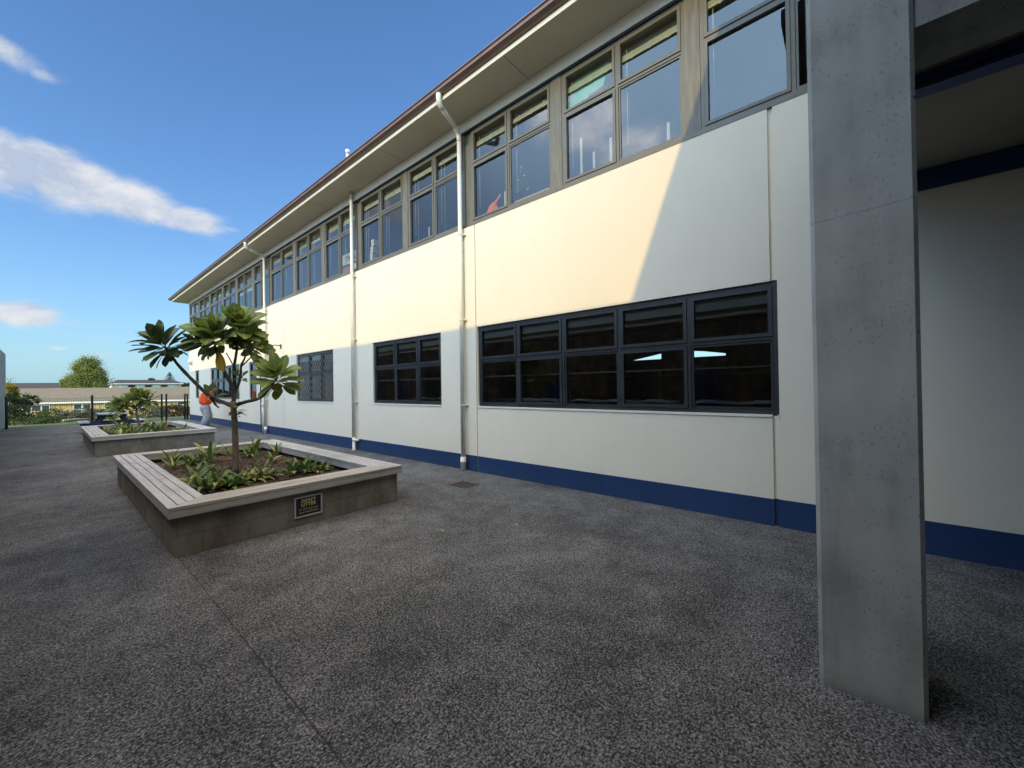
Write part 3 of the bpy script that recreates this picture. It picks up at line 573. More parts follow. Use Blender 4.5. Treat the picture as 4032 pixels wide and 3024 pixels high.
# ------------------------------------------------------------------ planters
def planter(x0, y0, x1, y1, label):
    P = thing('raised_planter', ((x0+x1)/2, (y0+y1)/2, 0), label, 'planter', 'square timber topped block planters'); wd = .335; zt_ = .50; zb = .468; ins = .055
    mb = MB(); a0, b0, a1, b1 = x0+ins, y0+ins, x1-ins, y1-ins; t = .19
    mb.prism([(a0, b0, 0), (a1, b0, 0), (a1, b0+t, 0), (a0, b0+t, 0)], (0, 0, .40)); mb.prism([(a0, b1-t, 0), (a1, b1-t, 0), (a1, b1, 0), (a0, b1, 0)], (0, 0, .40))
    mb.box((a0, b0+t, 0), (a0+t, b1-t, .40)); mb.box((a1-t, b0+t, 0), (a1, b1-t, .40)); mb.build('block_wall', m_planter, P)
    n = 4; bw = wd/n; g = .005
    for side in range(4):
        mb = MB()
        for k in range(n):
            i0 = k*bw+(g if k else 0); i1 = (k+1)*bw-(g if k < n-1 else 0)
            # mitred trapezoids
            if side == 0: p = [(x0+i0, y0+i0), (x1-i0, y0+i0), (x1-i1, y0+i1), (x0+i1, y0+i1)]
            if side == 1: p = [(x1-i0, y0+i0), (x1-i0, y1-i0), (x1-i1, y1-i1), (x1-i1, y0+i1)]
            if side == 2: p = [(x1-i0, y1-i0), (x0+i0, y1-i0), (x0+i1, y1-i1), (x1-i1, y1-i1)]
            if side == 3: p = [(x0+i0, y1-i0), (x0+i0, y0+i0), (x0+i1, y0+i1), (x0+i1, y1-i1)]
            cx_ = sum(q[0] for q in p)/4; cy_ = sum(q[1] for q in p)/4
            p = [(q[0]+(.002 if q[0] < cx_ else -.002)*(side % 2 == 0), q[1]+(.002 if q[1] < cy_ else -.002)*(side % 2 == 1)) for q in p]
            dz = random.uniform(-.001, .0015)
            mb.prism([(q[0], q[1], zb+dz) for q in p], (0, 0, zt_-zb))
        mb.build('seat', m_woodx if side % 2 == 0 else m_woody, P, bevel=.002)
    mb = MB(); e = .022
    mb.box((x0+.003, y0+.003, .395), (x1-.003, y0+e, zb-.003)); mb.build('edge_board', m_woodx, P)
    mb = MB(); mb.box((x0+.003, y1-e, .395), (x1-.003, y1-.003, zb-.003)); mb.build('edge_board', m_woodx, P)
    mb = MB(); mb.box((x0+.003, y0+e, .395), (x0+e, y1-e, zb-.003)); mb.build('edge_board', m_woody, P)
    mb = MB(); mb.box((x1-e, y0+e, .395), (x1-.003, y1-e, zb-.003)); mb.build('edge_board', m_woody, P)
    i = wd-.003
    mb = MB(); mb.box((x0+i-e, y0+i, .385), (x0+i, y1-i, zb-.003)); mb.build('inner_board', m_woody, P); mb = MB(); mb.box((x1-i, y0+i, .385), (x1-i+e, y1-i, zb-.003)); mb.build('inner_board', m_woody, P)
    mb = MB(); mb.box((x0+i-e, y0+i-e, .385), (x1-i+e, y0+i, zb-.003)); mb.build('inner_board', m_woodx, P); mb = MB(); mb.box((x0+i-e, y1-i, .385), (x1-i+e, y1-i+e, zb-.003)); mb.build('inner_board', m_woodx, P)
    # mulch as a lumpy bed of bark chips
    mb = MB(); nx_, ny_ = 60, 110; X0, X1, Y0, Y1 = a0+t+.002, a1-t-.002, b0+t+.002, b1-t-.002; rr = random.Random(int(y0*10))
    vs = [(X0+(X1-X0)*i_/nx_, Y0+(Y1-Y0)*j_/ny_, .315+rr.uniform(-.008, .010)+.02*math.sin(i_*.21)*math.cos(j_*.13)) for j_ in range(ny_+1) for i_ in range(nx_+1)]
    mb.add(vs, [(j_*(nx_+1)+i_, j_*(nx_+1)+i_+1, (j_+1)*(nx_+1)+i_+1, (j_+1)*(nx_+1)+i_) for j_ in range(ny_) for i_ in range(nx_)])
    for _ in range(2600 if y0 < 10 else 500):
        c = Vector((rr.uniform(X0, X1), rr.uniform(Y0, Y1), .325+rr.uniform(0, .012))); q = rr.uniform(0, 6.28); l_ = rr.uniform(.008, .028)
        ax = Vector((math.cos(q), math.sin(q), rr.uniform(-.4, .4))).normalized(); ay = ax.cross(Vector((0, 0, 1))).normalized()
        mb.obox(c, ax, ay, ax.cross(ay), (l_, l_*.45, .003))
    mb.build('mulch_bed', m_soil, P)
    return P
P1 = planter(.725, 4.88, 3.29, 9.84, 'nearer square planter with pale weathered timber seats and a litter sign on its block wall')
P2 = planter(.69, 14.28, 3.25, 19.42, 'farther square planter with timber seats in front of the picnic table')

# litter sign
S = thing('litter_sign', (2.01, 4.925, .22), 'small navy sign with white border reading DON\'T LITTER fixed to the nearer planter', 'sign')
mb = MB(); mb.box((1.852, 4.922, .100), (2.168, 4.934, .338)); mb.build('plate', M('sign_navy', (.010, .014, .040), (.008, .011, .03), 3, .4), S)
mb = MB(); yb_ = 4.9185; w_ = .017
mb.box((1.850, yb_, .098), (2.170, 4.9218, .098+w_)); mb.box((1.850, yb_, .340-w_), (2.170, 4.9218, .340)); mb.box((1.850, yb_, .098+w_), (1.850+w_, 4.9218, .340-w_)); mb.box((2.170-w_, yb_, .098+w_), (2.170, 4.9218, .340-w_))
mb.build('border', M('sign_white', (.5, .51, .52), (.42, .43, .44), 5, .5), S)
mb = MB(); [mb.cyl((x, 4.9215, z), (x, 4.916, z), .006, 8) for x in (1.872, 2.148) for z in (.12, .318)]; mb.build('screw', m_frame2, S)
m_text = M('sign_yellow', (.55, .56, .16), (.48, .50, .14), 5, .5)
m_text2 = M('sign_cream', (.42, .42, .20), (.36, .36, .17), 5, .5)
def text(body, size, x, y, z, mat, parent, name='lettering', rot=(math.pi/2, 0, 0), off=.0, align='CENTER', sx=1.0, ext=.0006):
    c = bpy.data.curves.new(name, 'FONT'); c.body = body; c.size = size; c.align_x = align; c.align_y = 'CENTER'; c.extrude = ext; c.offset = off; c.space_character = 1.06
    t = bpy.data.objects.new(name, c); COL.objects.link(t); bpy.context.view_layer.update()
    dg = bpy.context.evaluated_depsgraph_get(); me = bpy.data.meshes.new_from_object(t.evaluated_get(dg)); bpy.data.objects.remove(t)
    me.materials.clear(); me.materials.append(mat)
    o = bpy.data.objects.new(name, me); COL.objects.link(o); o.parent = parent; o.location = Vector((x, y, z))-rootloc(parent); o.rotation_euler = rot; o.scale = (sx, 1, 1); return o
text("DON'T", .051, 2.01, 4.9205, .284, m_text, S, off=.0016)
text("LITTER", .053, 2.01, 4.9205, .238, m_text, S, off=.0016)
text("or it'll cost you", .033, 2.01, 4.9205, .188, m_text2, S, off=.0005)
text("your lunchtime", .033, 2.01, 4.9205, .153, m_text2, S, off=.0005)

# ------------------------------------------------------------------ leaves
def leaf(mb, base, d, nrm, ln, wd, curl=.25, pet=.12, mi=0, seg=7, rr=random, wave=.06, tip=1.35):
    """one leaf: petiole, then a folded obovate blade that bends over"""
    d = Vector(d).normalized(); nrm = Vector(nrm); nrm = (nrm - d*nrm.dot(d)).normalized(); side = d.cross(nrm).normalized()
    pts = []; p = Vector(base); cd = d.copy(); cn = nrm.copy()
    steps = seg+1; ds = ln/seg
    for i in range(steps):
        pts.append((p.copy(), cn.copy())); ang = curl/seg*(1+i*.25)
        nd = (cd*math.cos(ang) - cn*math.sin(ang)).normalized(); cn = (cn*math.cos(ang)+cd*math.sin(ang)).normalized(); cd = nd
        cd = (cd + Vector((0, 0, -1))*.007*i).normalized(); p += cd*ds
    vs = []; uvs = []
    for i, (q, cn_) in enumerate(pts):
        t = i/(steps-1)
        if t < pet: w = .02*wd
        else:
            u = (t-pet)/(1-pet); w = wd*.5*(math.sin(math.pi*min(1, u**tip))**.65 if u < .999 else 0.02)
            w = max(w, .02*wd)*(1+rr.uniform(-wave, wave))
        up_ = .18*w
        vs += [q-side*w+cn_*up_, q-side*w*.5+cn_*up_*.2, q, q+side*w*.5+cn_*up_*.2, q+side*w+cn_*up_]
        uvs += [(.01, t+.01), (.25, t+.01), (.5, t+.01), (.75, t+.01), (.99, t+.01)]
    fs = [(i*5+k, i*5+k+1, (i+1)*5+k+1, (i+1)*5+k) for i in range(steps-1) for k in range(4)]
    mb.add(vs, fs, uvs, mi, True)
def cluster(mb, c, axis, ln, n, rr, mi=0, amin=12, amax=118, wd=.45, spread=.13, pet=.14):
    axis = Vector(axis).normalized(); a = axis.orthogonal().normalized(); b = axis.cross(a); ph = rr.uniform(0, 6.28)
    for i in range(n):
        t = (i+.5)/n; th_ = R_(amin+(amax-amin)*t**.95+rr.uniform(-9, 9)); q = ph+i*2.39996+rr.uniform(-.25, .25)
        rad = a*math.cos(q)+b*math.sin(q); d = axis*math.cos(th_)+rad*math.sin(th_)
        nrm = axis*math.sin(th_)-rad*math.cos(th_)
        nrm = nrm + (a*rr.uniform(-.35, .35)+b*rr.uniform(-.35, .35))
        l_ = ln*(.72+.38*math.sin(math.pi*min(1, t*1.15)))*rr.uniform(.85, 1.12)
        leaf(mb, Vector(c)-axis*spread*t+rad*.012, d, nrm, l_, l_*wd*rr.uniform(.85, 1.12), rr.uniform(-.12, .42), pet, mi, 8, rr)
def px(zx, zy): return 400+zx/2.212, 1100+zy/2.212
T = thing('leafy_tree', (1.77, 6.86, .32), 'small tree with big glossy rosette leaves and one yellow leaf in the nearer planter', 'tree')
D0 = 5.79
def tp(zx, zy, dd=0.0): return at(*px(zx, zy), D0+dd)
rr = random.Random(11)
mb = MB()
mb.tube([tp(1166, 1690), tp(1166, 1640), tp(1168, 1500), tp(1163, 1350), tp(1160, 1250), tp(1152, 1160), tp(1147, 1100), tp(1148, 1060)], [.056, .046, .042, .040, .040, .038, .040, .034], 14)
# twisting limbs
limbs = [
 ([(1147, 1108, 0), (1080, 1078, .02), (1000, 1048, .05), (930, 1008, .08), (840, 925, .1), (760, 845, .1), (700, 782, .08), (650, 725, .06), (595, 645, .04), (548, 585, .02)], .030, .017),
 ([(940, 1015, .08), (975, 1065, .05), (995, 1095, .04), (1022, 1118, .03)], .022, .009),
 ([(1148, 1100, 0), (1152, 1000, 0), (1130, 915, -.03), (1075, 815, -.06), (1045, 745, -.08), (1020, 690, -.08), (992, 600, -.07), (985, 540, -.07)], .030, .014),
 ([(1150, 1010, 0), (1158, 900, .03), (1150, 790, .06), (1168, 680, .08), (1185, 560, .12), (1200, 480, .15)], .024, .014),
 ([(1155, 1010, 0), (1190, 920, .04), (1212, 830, .1), (1215, 750, .14), (1245, 690, .18), (1262, 620, .22)], .022, .010),
 ([(1215, 760, .14), (1275, 705, .18), (1330, 650, .2)], .012, .008),
 ([(1160, 1100, 0), (1250, 1068, -.02), (1340, 1048, -.05), (1400, 1018, -.08), (1450, 968, -.1), (1495, 905, -.12), (1530, 855, -.13)], .026, .015),
 ([(1205, 830, .1), (1195, 835, .05), (1190, 830, -.02)], .010, .007),
 ([(1085, 640, -.06), (1120, 700, -.04), (1150, 760, 0)], .007, .008),
]
for pts, r0, r1 in limbs:
    P_ = [tp(*q) for q in pts]
    # subdivide for smoother, slightly knotted limbs
    Q = []; 
    for i in range(len(P_)-1):
        for k in range(3):
            t = k/3; p0 = P_[max(i-1, 0)]; p1 = P_[i]; p2 = P_[i+1]; p3 = P_[min(i+2, len(P_)-1)]
            Q.append(.5*((2*p1)+(p2-p0)*t+(2*p0-5*p1+4*p2-p3)*t*t+(3*p1-p0-3*p2+p3)*t**3))
    Q.append(P_[-1]); n = len(Q)
    mb.tube(Q, [(r0+(r1-r0)*i/(n-1))*rr.uniform(.93, 1.1) for i in range(n)], 10, mi=1)
mb.build('trunk', [m_bark, m_branch], T)
Rt = right; Up = Vector((0, 0, 1)); Fw = -back
def ax(x, y, z=0): return Rt*x+Up*y+Fw*z
cl_def = [ # zoom x, y, depth offset, axis, leaf length, count, material, amin, amax
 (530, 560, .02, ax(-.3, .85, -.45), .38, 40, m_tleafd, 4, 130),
 (985, 500, -.07, ax(-.12, .85, -.55), .40, 50, m_tleaf, 3, 112),
 (1205, 420, .15, ax(.12, .85, -.5), .40, 44, m_tleaf, 3, 112),
 (1532, 845, -.13, ax(.12, .85, -.5), .37, 40, m_tleaf, 3, 128),
 (1290, 560, .22, ax(.6, .6, -.3), .35, 20, m_tleaf, 8, 105),
 (1375, 625, .2, ax(.85, .25, -.3), .27, 11, m_tleaf, 10, 95),
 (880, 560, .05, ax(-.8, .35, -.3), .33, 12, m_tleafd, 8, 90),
 (1190, 825, -.02, ax(0, .8, -.5), .13, 12, m_tleaf, 10, 110),
 (952, 985, .06, ax(.1, .95, -.3), .18, 9, m_tleaf, 10, 100),
]
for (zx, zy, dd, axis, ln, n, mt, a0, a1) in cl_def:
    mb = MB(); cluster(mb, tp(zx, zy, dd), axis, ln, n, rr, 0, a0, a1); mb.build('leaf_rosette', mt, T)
mb = MB(); leaf(mb, tp(1010, 600, -.16), ax(.35, -1, -.2), ax(-.2, .1, -1), .36, .17, .1, .08, 0, 8, rr); mb.build('yellow_leaf', m_yleaf, T)['label'] = 'single yellow leaf hanging down'
mb = MB()
for k in range(26):
    q = rr.uniform(0, 6.28); z = rr.uniform(0, 1); c = tp(1152, 1090+z*110)+Vector((math.cos(q)*.04, math.sin(q)*.04, 0))
    leaf(mb, c, Vector((math.cos(q), math.sin(q), rr.uniform(-.3, .8))), (0, 0, 1), rr.uniform(.09, .15), rr.uniform(.045, .07), .2, .1, 0, 5, rr)
mb.build('trunk_sprouts', m_tleaf, T)
# small tree in the second planter, built the same way
T2 = thing('leafy_tree', (1.9, 16.6, .32), 'smaller spreading tree with drooping rosettes in the farther planter', 'tree')
def zp(zx, zy, d): return at(zx/2.949, 1400+zy/2.949, d)
D2 = zp(0, 0, 1); d2 = 12.4
mb = MB(); limbs2 = [([(1655, 885), (1625, 820), (1600, 740), (1585, 680), (1585, 640)], .035, .028), ([(1585, 650), (1560, 640), (1500, 630), (1440, 600), (1400, 570)], .022, .012),
    ([(1585, 645), (1600, 610), (1640, 590), (1690, 560), (1710, 530)], .02, .012), ([(1585, 640), (1580, 590), (1600, 520), (1610, 480)], .02, .012)]
for pts, r0, r1 in limbs2: mb.tube([zp(a, b, d2) for a, b in pts], [r0+(r1-r0)*i/(len(pts)-1) for i in range(len(pts))], 8)
mb.build('trunk', m_bark, T2)
for (zx, zy, dd, ln, n) in [(1610, 480, 0, .40, 34), (1400, 555, .1, .36, 24), (1530, 510, .3, .36, 24), (1715, 500, .1, .38, 24), (1350, 610, -.1, .30, 16), (1470, 590, .2, .32, 16), (1660, 560, .3, .32, 14)]:
    mb = MB(); cluster(mb, zp(zx, zy, d2+dd), ax(rr.uniform(-.2, .2), .9, -.2), ln, n, rr, 0, 10, 118); mb.build('leaf_rosette', m_tleaf, T2)

# strappy plants: a few kinds, then copies
def strap_plant(seed, n, ln, wd, mat, spread=70, name='strappy_plant'):
    r = random.Random(seed); mb = MB()
    for i in range(n):
        q = i*2.4+r.uniform(-.3, .3); t = R_(6+spread*(i/n)+r.uniform(-6, 6)); rad = Vector((math.cos(q), math.sin(q), 0))
        d = rad*math.sin(t)+Vector((0, 0, math.cos(t))); nrm = Vector((0, 0, 1))*math.sin(t)-rad*math.cos(t)
        l_ = ln*r.uniform(.7, 1.1); leaf(mb, rad*.012, d, nrm, l_, wd*r.uniform(.8, 1.15), r.uniform(.1, .8), .02, 1 if r.random() < .22 and mat is m_strap else 0, 7, r, .03, .75)
    return mb.build(name, [mat, m_strapy])
kinds = {}
for k, a in {'broad': (1, 11, .24, .055, m_strap, 60), 'broad2': (2, 9, .22, .06, m_strap, 65), 'pale': (3, 10, .22, .05, m_strapy, 70), 'tall': (4, 5, .34, .06, m_strap, 28), 'thin': (5, 8, .27, .028, m_strap, 60), 'pair': (6, 4, .22, .055, m_strap, 35)}.items():
    kinds[k] = strap_plant(*a)
used = set()
LAB = {'broad': 'bushy clump of broad dark green strap leaves growing in the {}', 'broad2': 'low clump of broad green strap leaves growing in the {}', 'pale': 'yellowing pale strap-leaved clump growing in the {}',
       'tall': 'tall upright blade-leaved plant growing in the {}', 'thin': 'sparse plant with thin arching leaves growing in the {}', 'pair': 'young plant of a few short upright leaves growing in the {}'}
def put(k, x, y, s, rot, where, grp):
    if k not in used: o = kinds[k]; used.add(k)
    else: o = kinds[k].copy(); COL.objects.link(o)
    o.location = (x, y, .325); o.rotation_euler = (0, 0, rot); o.scale = (s, s, s*random.uniform(.92, 1.1))
    tag(o, LAB[k].format(where), 'plant', grp)
def pz(zx, zy): return ground(300+zx/1.58, 1600+zy/1.58, .33)
spots = [(590, 345, 'thin', 1.35), (605, 385, 'thin', 1.0), (690, 372, 'thin', 1), (722, 362, 'broad', .9), (768, 350, 'pair', 1.1), (828, 350, 'tall', 1.15), (790, 342, 'broad2', .8), (960, 310, 'thin', 1.1), (935, 300, 'broad2', .7), (1062, 300, 'broad2', .9),
 (1112, 305, 'tall', 1.1), (1118, 322, 'pair', .8), (1085, 312, 'broad', .9), (1280, 300, 'tall', .75), (1215, 345, 'pair', 1.0), (1305, 352, 'pale', .5), (1335, 428, 'pair', 1.0), (1352, 412, 'broad', .8), (1385, 405, 'tall', .75),
 (1425, 408, 'broad', 1.0), (1462, 408, 'broad2', 1.0), (1500, 412, 'pale', .8), (1530, 405, 'broad2', .85), (1568, 400, 'pair', .7), (735, 455, 'broad', 1.05), (712, 480, 'pale', .75), (760, 500, 'broad', .95), (800, 520, 'broad', 1.0), (845, 520, 'broad2', 1),
 (880, 505, 'pair', 1.1), (925, 505, 'broad2', .95), (965, 505, 'broad', .9), (1000, 490, 'broad', .85), (1035, 490, 'pair', 1.0), (1085, 470, 'pale', 1.05), (1115, 462, 'pale', 1.0), (1150, 455, 'broad', .9), (1190, 450, 'pale', .85), (1225, 440, 'pair', .7),
 (830, 400, 'broad2', .75), (880, 420, 'thin', .8), (1100, 400, 'thin', .7), (1170, 380, 'thin', .7)]
for zx, zy, k, s in spots:
    g = pz(zx, zy); put(k, min(max(g.x, 1.12), 2.88), min(max(g.y, 5.28), 9.4), s*1.22, random.uniform(0, 6.28), 'nearer planter', 'strappy plants in the nearer planter')
rr = random.Random(21)
for i in range(44):
    x = rr.uniform(1.1, 2.85); y = rr.uniform(14.75, 19.0)
    if i < 22: x = rr.uniform(1.1, 1.75) if i % 2 else rr.uniform(2.05, 2.85)
    put(rr.choice(['broad', 'broad2', 'broad', 'tall', 'pale', 'thin']), x, y, rr.uniform(1.0, 1.5), rr.uniform(0, 6.28), 'farther planter', 'strappy plants in the farther planter')

# ------------------------------------------------------------------ picnic table
pt = at(440, 1640, 16.2); pt.z = 0
K = thing('picnic_table', pt, 'dark blue picnic table with attached benches behind the farther planter', 'table')
dirR = Vector((right.x, right.y, 0)).normalized(); dirF = Vector((Fw.x, Fw.y, 0)).normalized()
Bv = Vector((pt.x, pt.y, 0)).normalized(); Av = Vector((Bv.y, -Bv.x, 0))
q_ = R_(4); A_ = (Av*math.cos(q_)+Bv*math.sin(q_)); B_ = Vector((-A_.y, A_.x, 0)); Zv = Vector((0, 0, 1))
m_ptop = M('picnic_top', (.28, .36, .44), (.2, .27, .34), 4, .6); m_pfr = M('picnic_frame', (.02, .04, .09), (.015, .03, .07), 4, .6)
mb = MB()
for k in range(5): mb.obox(pt+A_*(-.34+k*.17)+Zv*.75, A_, B_, Zv, (.082, .9, .018))
mb.build('tabletop', m_ptop, K)
for t_ in (-.68, .68):
    mb = MB(); mb.obox(pt+B_*(t_+.07)+Zv*.69, A_, B_, Zv, (.38, .02, .045)); mb.obox(pt+B_*(t_+.05)+Zv*.38, A_, B_, Zv, (.9, .02, .045))
    for s_ in (-1, 1):
        a_ = pt+A_*s_*.24+B_*t_+Zv*.70; b_ = pt+A_*s_*.66+B_*t_+Zv*.0; dd_ = (b_-a_).normalized()
        mb.obox((a_+b_)/2, dd_, B_, dd_.cross(B_), ((b_-a_).length/2, .03, .055))
    mb.build('leg_frame', m_pfr, K)
for s_ in (-1, 1):
    mb = MB()
    for k in (-1, 1): mb.obox(pt+A_*(s_*.80+k*.075)+Zv*.45, A_, B_, Zv, (.07, .92, .018))
    mb.build('bench_seat', m_ptop, K)

# ------------------------------------------------------------------ drain, litter
mb = MB(); n = 9
mb.box((4.26, 4.63, .001), (4.58, 4.655, .010)); mb.box((4.26, 5.00, .001), (4.58, 5.025, .010)); mb.box((4.26, 4.655, .001), (4.28, 5.0, .010)); mb.box((4.56, 4.655, .001), (4.58, 5.0, .010))
for k in range(12): mb.box((4.28, 4.665+k*.0285, .001), (4.56, 4.680+k*.0285, .008))
dr = thing('drain_grate', (4.42, 4.83, 0), 'rusty slotted drain grate set in the paving near the downpipe', 'drain'); mb.build('grate', m_grate, dr)
mb = MB(); mb.box((4.27, 4.64, .0005), (4.57, 5.01, .002)); mb.build('sump', m_black, dr)
for (px_, py_, rot, lab) in ((2030, 2071, .3, 'pale dry leaf scrap on the paving, nearer the big window'), (1745, 2094, 1.0, 'pale dry leaf scrap on the paving, nearer the planter sign')):
    g = ground(px_, py_); mb = MB(); leaf(mb, (g.x, g.y, .008), (math.cos(rot), math.sin(rot), .05), (0, 0, 1), .07, .02, .2, .02, 0, 6, rr)
    tag(mb.build('dry_leaf', M('dry_leaf', (.55, .52, .38), (.4, .36, .22), 9, .8)), lab, 'leaf', 'dry leaves on the paving')

# ------------------------------------------------------------------ fence across the end of the court
FY = 29.15; Fe = thing('wire_fence', (2, FY, 0), 'dark wire mesh fence with round topped posts closing the end of the court', 'fence')
def fxp(pxx):
    r = ray(pxx, 1600); return r.x/r.y*FY
pX = [fxp(25), fxp(363), fxp(637), fxp(655), fxp(728), fxp(738)]
for x in pX:
    mb = MB(); mb.tube([(x, FY, 0), (x, FY, 1.44), (x, FY, 1.47), (x, FY, 1.50)], [.045, .045, .055, .02], 10); mb.build('post', m_fence, Fe)
spans = [(pX[0], pX[1]), (pX[1], pX[2]), (pX[3], pX[4])]
for a, b in spans:
    mb = MB(); x = a+.03
    while x < b:
        mb.box((x-.0028, FY-.0028, .04), (x+.0028, FY+.0028, 1.36)); x += .075
    for z in (.06, .25, .5, .75, 1.0, 1.22, 1.3, 1.36): mb.box((a, FY-.005, z-.004), (b, FY+.005, z+.004))
    mb.build('mesh_panel', m_fence, Fe)

# ------------------------------------------------------------------ foliage makers
def foliage(mb, c, rad, n, size, rr, clumps=26, shape=None, mi=0):
    c = Vector(c); cl_ = []
    for _ in range(clumps):
        while True:
            v = Vector((rr.uniform(-1, 1), rr.uniform(-1, 1), rr.uniform(-1, 1)))
            if .35 < v.length < 1 and (shape is None or shape(v)): break
        cl_.append((v, rr.uniform(.16, .34)))
    for i in range(n):
        v, r_ = rr.choice(cl_); o_ = Vector((rr.gauss(0, 1), rr.gauss(0, 1), rr.gauss(0, 1)))*r_*.62
        p = v+o_; p = Vector((p.x*rad[0], p.y*rad[1], p.z*rad[2]))+c
        d = Vector((rr.gauss(0, 1), rr.gauss(0, 1), rr.gauss(0, .7))).normalized(); e_ = d.orthogonal().normalized(); q = rr.uniform(0, 6.28)
        e_ = e_*math.cos(q)+d.cross(e_)*math.sin(q); f_ = d.cross(e_); s = size*rr.uniform(.6, 1.3)
        mb.add([p-e_*s, p+f_*s*.5, p+e_*s, p-f_*s*.5], [(0, 1, 2, 3)], mi=mi)
def bush(pxx, pyb, pyt, wpx, d, mat, label, seed, n=1300, size=.06, name='garden_bush', grp='bushes beyond the fence'):
    c = at(pxx, (pyb+pyt)/2, d); h = (pyb-pyt)/F*d/2; w = wpx/F*d/2; r = random.Random(seed); gz = th(c.y)
    base = Vector((c.x, c.y, min(gz, c.z-h)))
    O = thing(name, base, label, 'bush', grp); mb = MB(); cz = (c.z+h+base.z)/2; hz = (c.z+h-base.z)/2
    foliage(mb, (c.x, c.y, cz), (w, w*.8, hz), n, size, r, 34); mb.build('foliage', mat, O)
    mb = MB()
    for k in range(5): q = r.uniform(0, 6.28); mb.tube([base, base+Vector((math.cos(q)*w*.3, math.sin(q)*w*.3, hz*.9)), base+Vector((math.cos(q)*w*.6, math.sin(q)*w*.6, hz*1.6))], [.03, .02, .008], 5)
    mb.build('stems', m_branch, O); return O
g_dark = mat_foliage('foliage_dark', (.015, .03, .01), (.05, .08, .02)); g_mid = mat_foliage('foliage_mid', (.04, .065, .018), (.10, .14, .035)); g_grey = mat_foliage('foliage_grey', (.11, .13, .08), (.24, .25, .15), 2.5)
g_lime = mat_foliage('foliage_lime', (.13, .16, .03), (.26, .27, .06)); g_red = mat_foliage('foliage_russet', (.07, .06, .025), (.14, .10, .045)); g_tree = mat_foliage('foliage_tree', (.12, .155, .03), (.38, .38, .11), .6)
g_yel = mat_foliage('foliage_yellow', (.25, .19, .02), (.4, .3, .04), 1)
bl = [(60, 1690, 1600, 100, 24, g_dark, 'dark green bush directly behind the left fence post', 1500, .07), (130, 1690, 1640, 140, 22.5, g_mid, 'low mid green spreading bush at the foot of the left fence bay', 1500, .06),
 (110, 1645, 1616, 120, 34, g_red, 'low russet green hedge below the tan building windows', 1100, .08), (212, 1655, 1607, 105, 30, g_mid, 'rounded clipped green bush in the left fence bay', 1700, .06), (205, 1668, 1640, 130, 26, g_mid, 'low light green ground bush before the rounded bush', 1100, .06),
 (285, 1660, 1615, 75, 27, g_grey, 'spiky grey green succulent bush left of the middle fence post', 900, .08), (335, 1658, 1610, 85, 28, g_grey, 'pale grey green bush behind the middle fence post', 1300, .06), (400, 1650, 1600, 110, 30, g_dark, 'dark bush above the picnic table', 1200, .08),
 (450, 1650, 1603, 70, 27, g_lime, 'small lime bush right of the picnic table top', 700, .07), (520, 1665, 1630, 60, 24, g_lime, 'bright yellow green tuft beside the picnic table', 700, .05), (590, 1652, 1590, 90, 28, g_grey, 'tall pale flecked bush behind the small planter tree', 1600, .06),
 (680, 1640, 1592, 105, 30, g_red, 'wide russet bush near the building corner', 1600, .07), (725, 1636, 1590, 60, 33, g_red, 'russet bush touching the building corner', 800, .08), (630, 1640, 1600, 60, 34, g_mid, 'green bush between the pale and russet bushes', 700, .08)]
for i, (a, b, c, w, d, mt, lab, n, s) in enumerate(bl): bush(a, b, c, w, d, mt, lab, 50+i, n, s)
# log edging the lawn
a = at(250, 1664, 24); b = at(352, 1652, 26); a.z = th(a.y)+.1; b.z = th(b.y)+.12
mb = MB(); mb.tube([a, (a+b)/2+Vector((0, 0, .03)), b], [.09, .08, .07], 10); tag(mb.build('fallen_log', M('pale_log', (.40, .33, .24), (.3, .25, .18), 5, .8)), 'pale log lying along the lawn beyond the fence', 'log')
mb = MB(); a = at(45, 1690, 22.5); b = at(215, 1672, 24.5); a.z = th(a.y)+.08; b.z = th(b.y)+.08
mb.obox((a+b)/2, (b-a).normalized(), (b-a).normalized().cross(Vector((0, 0, 1))), (0, 0, 1), ((b-a).length/2, .1, .09)); tag(mb.build('garden_edging', M('edging_tan', (.42, .34, .20), (.36, .28, .16), 3, .9)), 'low tan edging along the flower bed outside the fence', 'edging')

# trees
def tree(pxx, ytop, ybot, wpx, d, mat, label, seed, n, size, shape=None, name='broadleaf_tree', clumps=60, zfoot=None, grp='trees beyond the fence'):
    top = at(pxx, ytop, d); bot = at(pxx, ybot, d); w = wpx/F*d/2; base = Vector((top.x, top.y, th(top.y) if zfoot is None else zfoot)); r = random.Random(seed)
    O = thing(name, base, label, 'tree', grp); cz = (top.z+bot.z)/2; hz = (top.z-bot.z)/2
    mb = MB(); foliage(mb, (top.x, top.y, cz), (w, w*.85, hz), n, size, r, clumps, shape); mb.build('crown', mat, O)
    mb = MB(); mb.tube([base, (base.x, base.y, cz), (base.x, base.y, top.z-.2*hz)], [.05*w+.04, .04*w, .01], 8)
    for k in range(10):
        q = r.uniform(0, 6.28); z0 = base.z+(top.z-base.z)*r.uniform(.35, .75); mb.tube([(base.x, base.y, z0), (base.x+math.cos(q)*w*.65, base.y+math.sin(q)*w*.55, z0+hz*.5)], [.03*w, .008], 6)
    mb.build('trunk', m_bark, O); return O
tree(346, 1416, 1550, 124, 74, g_tree, 'large round crowned green tree behind the tan roofed building', 5, 42000, .115, lambda v: (v.x**2+v.y**2)**.5 < .30+.72*(1-(v.z+1)/2)**.8, clumps=120)
tree(282, 1490, 1550, 58, 73, g_tree, 'low leafy mass on the left flank of the round crowned tree', 15, 13000, .11, clumps=40)
tree(38, 1508, 1585, 44, 36, g_yel, 'yellow leaved shrub tree beside the left wall end', 6, 1600, .09, clumps=24)
